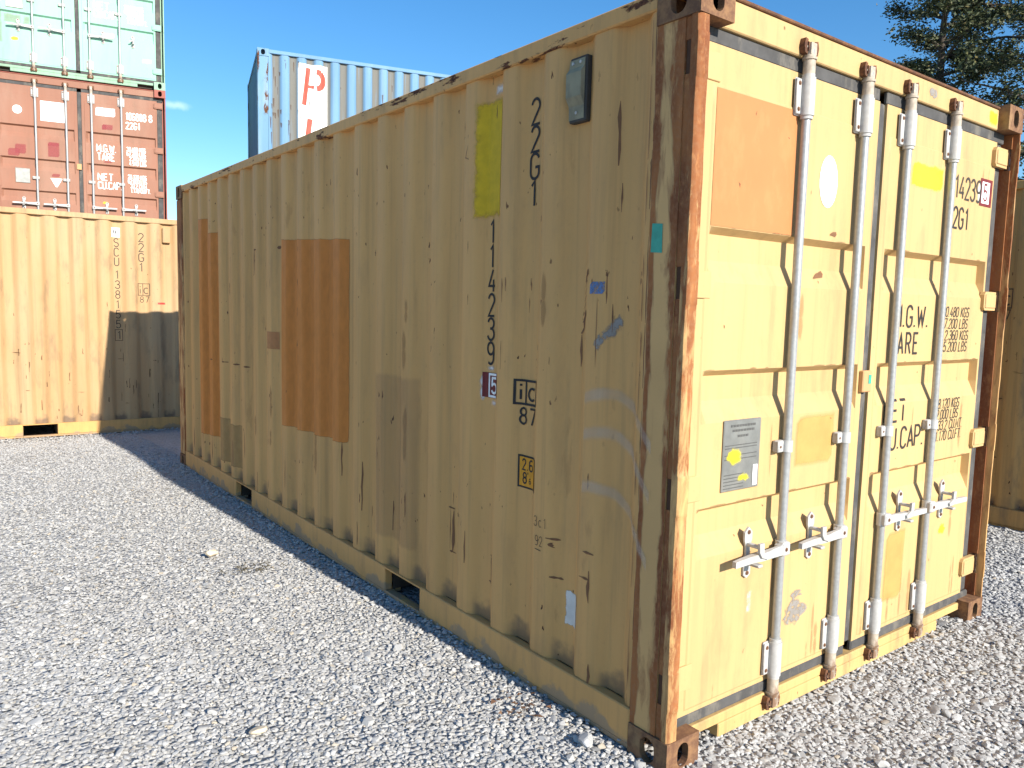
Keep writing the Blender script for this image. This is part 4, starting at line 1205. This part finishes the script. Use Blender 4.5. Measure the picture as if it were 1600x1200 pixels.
ci.inputs['Separate Children'].default_value = True; ci.inputs['Reset Children'].default_value = True
ip.inputs['Pick Instance'].default_value = True
def na(name, typ):
    q = ng.nodes.new('GeometryNodeInputNamedAttribute'); q.data_type = typ; q.inputs['Name'].default_value = name; return q.outputs['Attribute']
gl = ng.links
gl.new(gi.outputs[0], ip.inputs['Points']); gl.new(ci.outputs[0], ip.inputs['Instance'])
gl.new(na('shape', 'INT'), ip.inputs['Instance Index']); gl.new(na('turn', 'FLOAT_VECTOR'), ip.inputs['Rotation']); gl.new(na('size', 'FLOAT'), ip.inputs['Scale'])
gl.new(ip.outputs[0], go.inputs[0])
md = gv.modifiers.new('scatter', 'NODES'); md.node_group = ng

# a few stones and bits that stand out
M['flake'] = rustmat('rust_flake', (.24, .13, .07), (.12, .06, .035), (.34, .24, .15))
M['stone_pale'] = plain('pale_limestone', (.62, .52, .38), .85, 0, .1, 20)
M['stone_grey'] = plain('blue_grey_limestone', (.40, .41, .42), .85, 0, .12, 20)
def lone(x, y, size, seed, mat, label, name='stone', sink=.3):
    o = bpy.data.objects.new(name, stone_mesh(seed, mat)); COL.objects.link(o)
    o.location = (x, y, float(gz(x, y)) + size * sink); o.scale = (size,) * 3; o.rotation_euler = (.2, .1, seed)
    o['label'] = label; o['category'] = 'stone'; return o
lone(-.57, 3.11, .10, 91, M['stone_pale'], 'pale buff stone lying alone on the sunlit gravel')
lone(-.10, .29, .105, 95, M['stone_grey'], 'large grey stone at the shadow edge near the rusty front corner', sink=.2)
lone(-1.02, 1.02, .055, 97, M['stone_pale'], 'small pale buff stone in the bright gravel at bottom left', sink=.4)
b = MB(); r_ = random.Random(2)
for _ in range(38):
    x, y = -.14 + r_.gauss(0, .055), .60 + r_.gauss(0, .06); s_ = r_.uniform(.005, .014); z = float(gz(x, y)) + r_.uniform(.012, .026)
    a = r_.uniform(0, 6.3); tl = r_.uniform(-.5, .5)
    q = [(x + s_ * math.cos(a + k * 2.1) * (1 + .4 * r_.random()), y + s_ * math.sin(a + k * 2.1), z + tl * s_ * (k - 1)) for k in range(3)]
    b.add(q + [(x, y, z - .004)], [(0, 1, 2), (0, 3, 1), (1, 3, 2), (2, 3, 0)])
b.build('rust_flakes', M['flake'], stuff=True)
b = MB()
for _ in range(34):
    x, y = -.43 + r_.gauss(0, .09), 2.75 + r_.gauss(0, .035); z = float(gz(x, y)) + .014
    a = r_.uniform(0, 6.3); l_ = r_.uniform(.02, .06)
    b.tube([(x, y, z), (x + l_ * .5 * math.cos(a), y + l_ * .5 * math.sin(a), z + r_.uniform(.004, .018)), (x + l_ * math.cos(a + .4), y + l_ * math.sin(a + .4), z + .004)], .0022, 4)
M['weed'] = plain('dry_weed', (.085, .07, .04), .9)
o = b.build('dry_weed', M['weed']); o['label'] = 'dry dark weed scraps on the gravel beside the shadow of the front container'; o['category'] = 'weed'

# ------------------------------------------------------------------ trees
t = NT('leaves')
oi = t.attr('tone')
c = t.mix(t.ramp(oi, 0, 1), (.022, .034, .016), (.095, .110, .045))
c = t.mix(t.ramp(oi, .86, 1.0, 0, .7), c, (.16, .12, .05))
t.lk(.12, t.b.inputs['Transmission Weight']) if False else None
M['leaf'] = t.fin(c, .55)
M['bark'] = plain('bark', (.085, .07, .055), .9, 0, .25, 8)
def tree(name, label, x, y, h, rad, z0, seed, nbr, nleaf, shape):
    r_ = random.Random(seed); g_ = np.random.default_rng(seed)
    root = thing(name, label, 'tree', (x, y, float(gz(x, y)) - .05), 0, 'trees behind the containers')
    tr = MB(); pts = [(0.05 * math.sin(i * 1.3), .05 * math.cos(i * 1.7), h * i / 10) for i in range(11)]
    tr.tube(pts, [.19 * (1 - i / 10.6) ** .8 for i in range(11)], 10); tr.build('trunk', M['bark'], root, 60)
    br = MB(); tips = []
    for k in range(nbr):
        z = z0 + (h - z0) * ((k + .5) / nbr) ** .9; a = k * 2.4 + r_.uniform(-.4, .4)
        L0 = rad * shape((z - z0) / (h - z0)) * r_.uniform(.65, 1.15)
        rise = r_.uniform(.15, .55)
        p0 = Vector((0, 0, z)); d = Vector((math.cos(a), math.sin(a), rise))
        p1 = p0 + d * L0 * .5; p2 = p0 + Vector((d.x * L0, d.y * L0, d.z * L0 * .75))
        br.tube([p0, p1, p2], [.05, .028, .008], 5)
        for j in range(6):
            f_ = r_.uniform(.2, 1); q = p0.lerp(p2, f_); aa = a + r_.uniform(-1.3, 1.3); l_ = L0 * r_.uniform(.18, .42)
            q2 = q + Vector((math.cos(aa), math.sin(aa), r_.uniform(-.2, .6))) * l_
            br.tube([q, q2], [.014, .004], 4); tips += [q.lerp(q2, .5), q2]
        tips.append(p2)
    br.build('branches', M['bark'], root, 60, stuff=True)
    T = np.array([tuple(p) for p in tips])
    c_ = T[g_.integers(0, len(T), nleaf)] + g_.normal(0, 1, (nleaf, 3)) * np.array([.13, .13, .09])
    # leaf-sized diamonds
    d1 = g_.normal(0, 1, (nleaf, 3)); d1[:, 2] *= .5; d1 /= np.linalg.norm(d1, axis=1, keepdims=True)
    d2 = np.cross(d1, g_.normal(0, 1, (nleaf, 3))); d2 /= np.linalg.norm(d2, axis=1, keepdims=True)
    s_ = g_.uniform(.032, .058, (nleaf, 1))
    V = np.stack([c_ - d1 * s_, c_ + d2 * s_ * .45 - d1 * s_ * .1, c_ + d1 * s_, c_ - d2 * s_ * .45 - d1 * s_ * .1], 1).reshape(-1, 3)
    me = bpy.data.meshes.new('crown'); me.from_pydata(V.tolist(), [], np.arange(nleaf * 4).reshape(-1, 4).tolist())
    at = me.attributes.new('tone', 'FLOAT', 'POINT'); at.data.foreach_set('value', np.repeat(g_.uniform(0, 1, nleaf), 4).astype(np.float32))
    me.materials.append(M['leaf'])
    o = bpy.data.objects.new('crown', me); COL.objects.link(o); o.parent = root; o['kind'] = 'stuff'
    return root
def at_az(az, d): return (-1.935 + d * math.sin(R(az)), -1.632 + d * math.cos(R(az)))
x, y = at_az(65.0, 20)
tree('tree', 'slender dark tree with thin foliage behind the top of the front container', x, y, 9.9, 1.55, 2.2, 3, 54, 42000, lambda f: (1 - f) ** .55 * .75 + .3)
x, y = at_az(71.2, 21)
tree('tree', 'broad dark tree cut off by the right edge of the photo', x, y, 11.5, 2.4, 1.2, 8, 68, 66000, lambda f: math.sin(PI * min(1, .2 + f * .8)) * .8 + .3)
